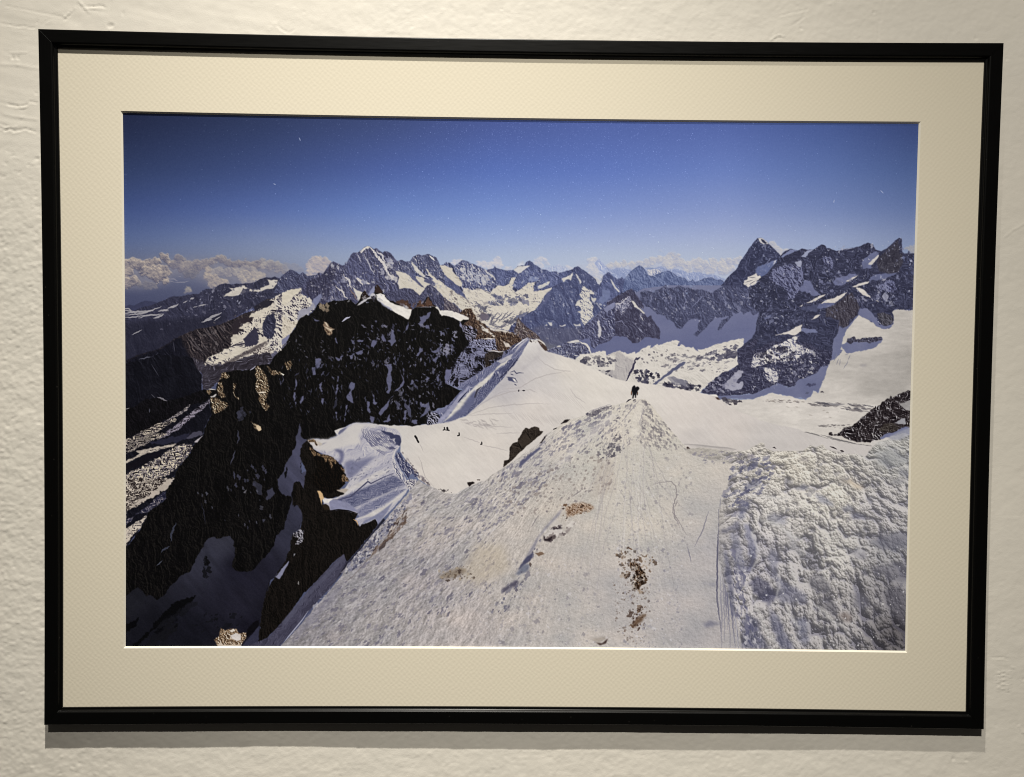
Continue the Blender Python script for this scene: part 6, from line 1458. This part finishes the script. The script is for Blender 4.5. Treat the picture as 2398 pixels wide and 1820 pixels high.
# rocks of the crest
P('N 245,818 255,750 300,740 310,620 340,580 385,570 390,540 460,430 500,440 550,415 600,430 605,460 640,465 610,500 560,540 500,590 420,660 340,740', tex=rk((18, 14, 13), (38, 32, 29), (60, 52, 46), 6, -50, 3, 7, 2, .45, sp=1.3), jag=.7)
P('N 385,570 470,470 520,540 590,490 500,580 440,620 410,600', (58, 50, 44), soft=.8, alpha=.8)
S('N 470,470 520,545', 1.6, (16, 13, 12)); S('N 390,570 430,640', 2, (14, 12, 12))
P('N 600,580 680,490 650,540 620,580', (44, 38, 44), jag=.8)
P('N 400,820 410,760 500,690 600,620 620,630 540,700 440,790', (88, 88, 112), soft=1, jag=.8)
P('N 810,395 850,350 905,345 870,375 830,385', (36, 30, 32), jag=.6); P('N 735,440 775,425 770,435 740,448', (36, 30, 32)); P('N 945,400 1000,350 1020,370 970,400', (110, 108, 128), soft=.8)
P('N 220,910 240,870 270,850 250,890', (84, 82, 104), soft=.8)
P('L 1905,630 1960,620 1982,635 1950,650 1925,672 1912,650', (30, 24, 24), jag=.6); P('L 2000,600 2035,600 2030,610 2005,608', (60, 46, 40))
flecks('L 1560,680 1780,710 1750,730 1570,690', 12, 1.2, 8, 1.5, [(60, 54, 56)], .85, 92)

# ---- tumbled snow bank at the right
def bank(X, Y):
    base = field(fgc, X, Y, 3.0) * 1.07
    h = heap(X, Y) + 14 * np.clip((1760 - X) / 90, -1, 1) * 0
    lam, cast = sunlit(h, 0.50, -0.86, 0.46)
    g = np.clip((X - 1660) / 60, 0.25, 1)
    lit = base * np.clip(.80 + .34 * (lam - .45) * g, .45, 1.10)[..., None]
    shd = base * np.array([.50, .505, .575], np.float32) * (0.82 + .5 * lam)[..., None]
    k = (blur(cast, 2) * .66 * g)[..., None]
    c = lit * (1 - k) + np.minimum(shd, lit) * k
    return c + (rng.randn(*X.shape) * 3.0)[..., None]


P('P 130,215 200,212 260,205 380,222 490,235 560,225 620,195 665,170 690,180 700,215 760,235 850,230 960,230 1010,190 1050,205 1100,180 1120,215 1200,235 1260,250 1340,250 1400,270 1450,200 1490,170 1560,150 1620,150 1720,110 1740,1760 560,1760 500,1400 420,1200 370,1000 370,650 430,480 470,320 300,290 150,240', tex=bank, jag=.8, soft=1)
sb = (104, 104, 124)
for s_, c_, so in (('P 560,360 640,290 640,320 600,360 570,370', (84, 86, 112), .8), ('P 560,470 600,430 665,430 660,470 600,500 560,540 530,540', (92, 94, 118), 1), ('P 520,600 545,570 610,590 560,640 550,700 520,750 500,690', (104, 106, 130), 1.5),
                   ('P 450,760 500,720 530,770 470,790 380,800', (84, 84, 106), 1), ('P 540,740 580,740 630,860 640,960 600,1060 560,1100 590,1000 570,860', (98, 100, 126), 1.5), ('P 700,690 780,670 850,720 830,750 740,740', (130, 130, 144), 2),
                   ('P 900,480 1000,470 1000,500 930,510', (126, 126, 140), 1.5), ('P 1030,530 1120,560 1190,610 1160,620 1080,590', (118, 120, 138), 1.5), ('P 840,430 890,440 870,460 840,455', (126, 126, 140), 1.2), ('P 1220,620 1310,620 1310,650 1240,650', (128, 128, 142), 1.5), ('P 1280,670 1390,680 1400,710 1300,700', (118, 118, 134), 1.5),
                   ('P 570,1160 640,1100 720,1160 770,1230 760,1290 710,1320 650,1260 600,1200', (66, 66, 90), 1.5), ('P 780,1100 880,1180 990,1240 1000,1310 900,1290 800,1300 770,1240', (104, 104, 124), 2.5), ('P 1000,1110 1080,1090 1150,1180 1150,1230 1080,1230 1000,1180', (96, 94, 102), 2.5), ('P 1060,1270 1150,1260 1210,1330 1190,1390 1100,1330', (88, 86, 94), 2.5),
                   ('P 1420,860 1540,810 1710,810 1710,910 1600,940 1480,900', (92, 92, 106), 3), ('P 1420,1050 1560,1020 1700,1010 1700,1160 1600,1150 1500,1090', (100, 98, 108), 3), ('P 1520,1200 1620,1180 1700,1240 1700,1500 1640,1440 1560,1330', (72, 70, 80), 4), ('P 1300,1220 1420,1250 1420,1340 1320,1330', (106, 104, 114), 2.5), ('P 1280,930 1380,920 1420,980 1340,990', (126, 124, 134), 2.5),
                   ('P 1200,1360 1300,1380 1300,1430 1240,1420', (110, 96, 90), 2), ('P 900,1400 990,1420 1010,1560 960,1600 920,1500', (104, 106, 128), 3), ('P 720,1320 790,1400 860,1560 900,1620 800,1620 740,1440', (84, 86, 112), 2), ('P 560,1350 620,1400 680,1560 740,1620 540,1620 540,1450', (66, 68, 92), 2),
                   ('P 410,880 430,960 460,1100 480,1300 500,1400 450,1380 430,1160 410,1020', (70, 72, 98), 1.2), ('P 450,800 500,800 530,950 560,1060 500,1120 470,980', (124, 124, 142), 1.5), ('P 1460,240 1560,210 1680,270 1690,310 1580,340 1500,330', (136, 137, 140), 3), ('P 1600,350 1710,360 1710,420 1640,400', (122, 122, 130), 2),
                   ('P 1580,420 1700,430 1650,460 1590,470', (136, 134, 138), 1.5), ('P 1190,410 1290,420 1300,450 1230,460', (136, 130, 128), 2), ('P 1240,430 1320,450 1400,490 1330,490', (176, 154, 126), 2), ('P 920,260 1000,290 1000,310 940,300', (146, 140, 138), 1), ('P 730,900 780,940 770,1050 800,1150 750,1130 720,1000', (122, 122, 140), 2),
                   ('P 860,790 920,900 990,960 940,960 860,900', (146, 144, 150), 2.5), ('P 250,1430 380,1430 370,1450 280,1470', (92, 92, 114), 1), ('P 260,1150 350,1160 340,1180', (120, 118, 132), 1)):
    P(s_, c_, soft=so + 1.6, jag=3.2, alpha=.55)
for s_, w_ in (('P 590,1100 640,1000 640,900 600,800 700,760', 7), ('P 800,1060 780,1250 760,1290', 4), ('P 880,1020 900,1180', 6), ('P 600,1230 640,1350 700,1480 780,1600', 8), ('P 840,1290 870,1380 940,1480', 9), ('P 1010,1280 1150,1400 1280,1500', 9), ('P 560,540 700,560 900,560', 6), ('P 640,700 800,760 1000,900', 9), ('P 560,500 700,480', 5)):
    S(s_, w_, (206, 202, 198), soft=3, alpha=.5, jag=2)
flecks('P 480,300 750,250 750,420 600,600 480,700 400,560', 120, 2.0, -30, 2.0, [(100, 100, 122), (124, 122, 138), (84, 84, 108)], .75, 95, spread=20)
flecks('P 140,230 620,240 620,300 300,330', 60, 1.5, -15, 2.0, [(120, 116, 128), (140, 134, 142)], .75, 96, spread=20)
flecks('P 440,820 560,1000 560,1300 700,1620 560,1620 480,1300', 110, 1.9, 75, 2.6, [(84, 84, 108), (190, 186, 190), (110, 108, 128)], .75, 97, spread=14)
flecks('P 700,300 1700,300 1700,700 900,760 700,500', 50, 2.6, 10, 1.5, [(146, 142, 146), (130, 128, 136), (212, 206, 198)], .5, 98, spread=40)
flecks('P 750,800 1700,800 1700,1610 800,1610', 40, 2.4, 30, 1.5, [(120, 118, 126), (96, 94, 104), (200, 196, 194), (186, 182, 182)], .5, 99, spread=40)
flecks('P 500,900 1700,900 1690,1610 600,1610', 180, .9, 0, 1, [(226, 224, 224), (214, 212, 214)], .8, 100)
flecks('P 1450,160 1720,120 1720,400 1500,360', 40, 2.0, 20, 1.5, [(190, 187, 184), (150, 150, 152)], .5, 101)
P('P 1470,180 1500,165 1560,155 1620,160 1600,180 1520,200', (196, 192, 188), soft=2, alpha=.6)
P('P 1560,130 1640,90 1720,60 1720,110 1640,150 1580,150', (150, 150, 160), soft=1.5, alpha=.8)

# ---- the lone climber
fig = (20, 20, 25)
P('G 570,575 585,565 597,580 600,595 620,580 642,590 650,610 638,628 625,640 630,680 622,700 614,690 614,655 606,690 606,728 592,730 590,695 582,690 572,738 555,738 562,690 560,660 556,640 552,690 542,700 541,680 550,620 556,590', fig, jag=.2)
S('G 545,640 543,690', 1.6, (150, 104, 72)); S('G 626,655 624,685', 1.6, (120, 88, 70))
S('G 480,785 510,760 545,745', 3, (60, 56, 62)); S('G 565,765 600,750', 3, (90, 84, 86))

# small bright snow specks that dot all the far rock
for s_, n_, cs in (('B 440,470 1110,100 1500,300 1530,660 1200,850 600,830 300,640', 260, [(150, 148, 160), (180, 176, 180), (120, 122, 144)]), ('B 1500,300 1900,200 2212,500 2212,900 1700,900', 90, [(170, 166, 172), (140, 140, 156)]),
                   ('C 130,350 270,280 600,400 960,400 1250,400 1500,450 1400,620 1150,640 900,640 640,600 300,640', 170, [(170, 172, 188), (140, 146, 172)]), ('C 1690,365 1925,490 2212,720 1850,1130 1340,1300 1000,1060 1400,640', 150, [(140, 144, 168), (120, 124, 152), (180, 180, 192)]),
                   ('D 240,515 430,340 800,420 1520,550 1370,700 400,720', 110, [(130, 140, 170), (150, 158, 184)]), ('D 440,690 780,600 1300,660 2000,560 2212,450 2212,850 1900,960 1600,1000 1000,1100 600,900', 230, [(136, 138, 164), (112, 114, 142), (168, 168, 184)]),
                   ('D 280,660 700,1180 400,1330 60,1250 150,850', 70, [(140, 138, 156), (112, 112, 134)]), ('E 0,180 100,100 370,340 60,640', 60, [(120, 126, 156), (150, 154, 178)]),
                   ('E 380,340 900,200 1500,180 1900,120 2110,320 2110,900 1800,1000 1400,900 1000,1200 600,1250 100,1400 100,700', 420, [(124, 126, 152), (150, 152, 172), (104, 106, 132), (180, 180, 192)]),
                   ('F 0,200 800,0 1000,100 850,200 500,450 0,560', 160, [(150, 150, 166), (190, 186, 186), (112, 112, 134)]), ('A 1200,640 2070,520 2150,560 1700,900 1000,1000 500,1200', 130, [(120, 118, 134), (90, 88, 104)]), ('A 900,1200 1900,820 1600,1200 1300,1450 1000,1650', 60, [(90, 82, 84), (112, 104, 104)]),
                   ('C 240,930 560,1150 900,1250 1300,1400 1200,1300 960,1010 860,1380 500,1300', 110, [(206, 200, 190), (150, 130, 112), (28, 20, 20), (120, 98, 80)])):
    flecks(s_, n_, .95, 60, 1.7, cs, .7, n_, spread=35, soft=.5)

# ---- sky dust and paper flecks: lamp sparkle painted in as bright dots
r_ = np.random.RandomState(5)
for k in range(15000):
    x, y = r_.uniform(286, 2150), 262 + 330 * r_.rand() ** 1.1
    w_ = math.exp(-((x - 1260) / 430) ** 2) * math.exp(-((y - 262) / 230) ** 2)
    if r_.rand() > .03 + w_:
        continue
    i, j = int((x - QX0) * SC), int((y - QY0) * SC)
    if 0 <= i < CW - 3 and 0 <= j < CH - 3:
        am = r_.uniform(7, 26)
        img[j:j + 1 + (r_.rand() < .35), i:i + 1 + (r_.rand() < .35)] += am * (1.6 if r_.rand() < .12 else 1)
for x, y, dx, dy in ((2062, 446, 7, 7), (1954, 468, -2, 7), (700, 322, 4, 8), (640, 430, 6, 3)):
    S('Z %f,%f %f,%f' % (x, y, x + dx, y + dy), 2, (170, 178, 205), alpha=.8)
img += blur((np.random.RandomState(9).randn(CH, CW, 1) * 2.2).astype(np.float32), 1)
img += (np.random.RandomState(8).randn(CH, CW, 1) * 1.6).astype(np.float32)
# the lens and the printer both crisp up fine edges
img += 0.30 * (img - blur(img, 2))
np.clip(img, 4, 244, out=img)
# the print runs on a little under the mat
_l = int((296 - QX0) * SC)
img[:, :_l] = img[:, _l:_l + 1]
for j in range(CH):
    y = GY[j, 0]
    k = int((2147 - (y - 286) * 0.0235 - QX0) * SC)
    img[j, k:] = img[j, k - 1]


# ------------------------------------------------------------------ rectify onto the sheet and print it
TW, TH = 2150, 1460
tu, tv = np.meshgrid((np.arange(TW) + 0.5) / TW, (np.arange(TH) + 0.5) / TH)
sx_, sz_ = bow(PX0 + tu * (PX1 - PX0), PZ0 + tv * (PZ1 - PZ0))
_d = [sx_ + 0.020386, np.full_like(sx_, PY + 0.929770), sz_ - 0.028291]
_dep = _d[0] * _f.x + _d[1] * _f.y + _d[2] * _f.z
mxp = 1199 + 2000 * (_d[0] * _r.x + _d[1] * _r.y + _d[2] * _r.z) / _dep
myp = 910 - 2000 * (_d[0] * _u.x + _d[1] * _u.y + _d[2] * _u.z) / _dep
cxp = np.clip((mxp - QX0) * SC - 0.5, 0, CW - 1.01)
cyp = np.clip((myp - QY0) * SC - 0.5, 0, CH - 1.01)
ci, cj = cxp.astype(int), cyp.astype(int)
fx_, fy_ = (cxp - ci)[..., None], (cyp - cj)[..., None]
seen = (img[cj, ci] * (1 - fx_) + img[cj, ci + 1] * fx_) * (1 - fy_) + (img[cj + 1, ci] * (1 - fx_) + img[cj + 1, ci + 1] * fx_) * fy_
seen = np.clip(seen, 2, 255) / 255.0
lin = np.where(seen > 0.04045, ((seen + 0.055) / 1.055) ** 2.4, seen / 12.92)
# ink reflectance = measured brightness over the lamp light that reaches that spot
tot = np.zeros_like(sx_)
for L, aim, size, en in (((-0.134, -0.803, 1.961), (-1.381, 0.0, -7.844), 69.65, 8.61), ((-0.231, -2.123, 2.195), (0.680, 0.0, -0.641), 51.53, 7.05)):
    L = np.array(L)
    dx, dy, dz = sx_ - L[0], PY - L[1], sz_ - L[2]
    rr = np.sqrt(dx * dx + dy * dy + dz * dz)
    ax = np.array(aim) - L
    ax /= np.linalg.norm(ax)
    cH = math.cos(math.radians(size) / 2)
    mm = np.clip(((dx * ax[0] + dy * ax[1] + dz * ax[2]) / rr - cH) / (1 - cH), 0, 1)
    tot += en * dy / rr ** 3 * mm * mm * (3 - 2 * mm)
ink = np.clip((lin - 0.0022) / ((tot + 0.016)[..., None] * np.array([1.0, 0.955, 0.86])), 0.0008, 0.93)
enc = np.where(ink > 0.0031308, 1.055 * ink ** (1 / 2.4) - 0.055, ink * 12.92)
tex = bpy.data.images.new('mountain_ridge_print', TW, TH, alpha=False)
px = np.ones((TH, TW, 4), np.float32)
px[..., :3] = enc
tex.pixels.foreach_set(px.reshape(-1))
tex.update()

m_pr, nd, lk, bs = new_mat('printed_paper', (0.5, 0.5, 0.5), 0.6, 0.10)
ti = nd.new('ShaderNodeTexImage')
ti.image = tex
ti.interpolation = 'Linear'
ti.extension = 'EXTEND'
uvn = nd.new('ShaderNodeUVMap')
uvn.uv_map = 'sheet'
lk.new(uvn.outputs['UV'], ti.inputs['Vector'])
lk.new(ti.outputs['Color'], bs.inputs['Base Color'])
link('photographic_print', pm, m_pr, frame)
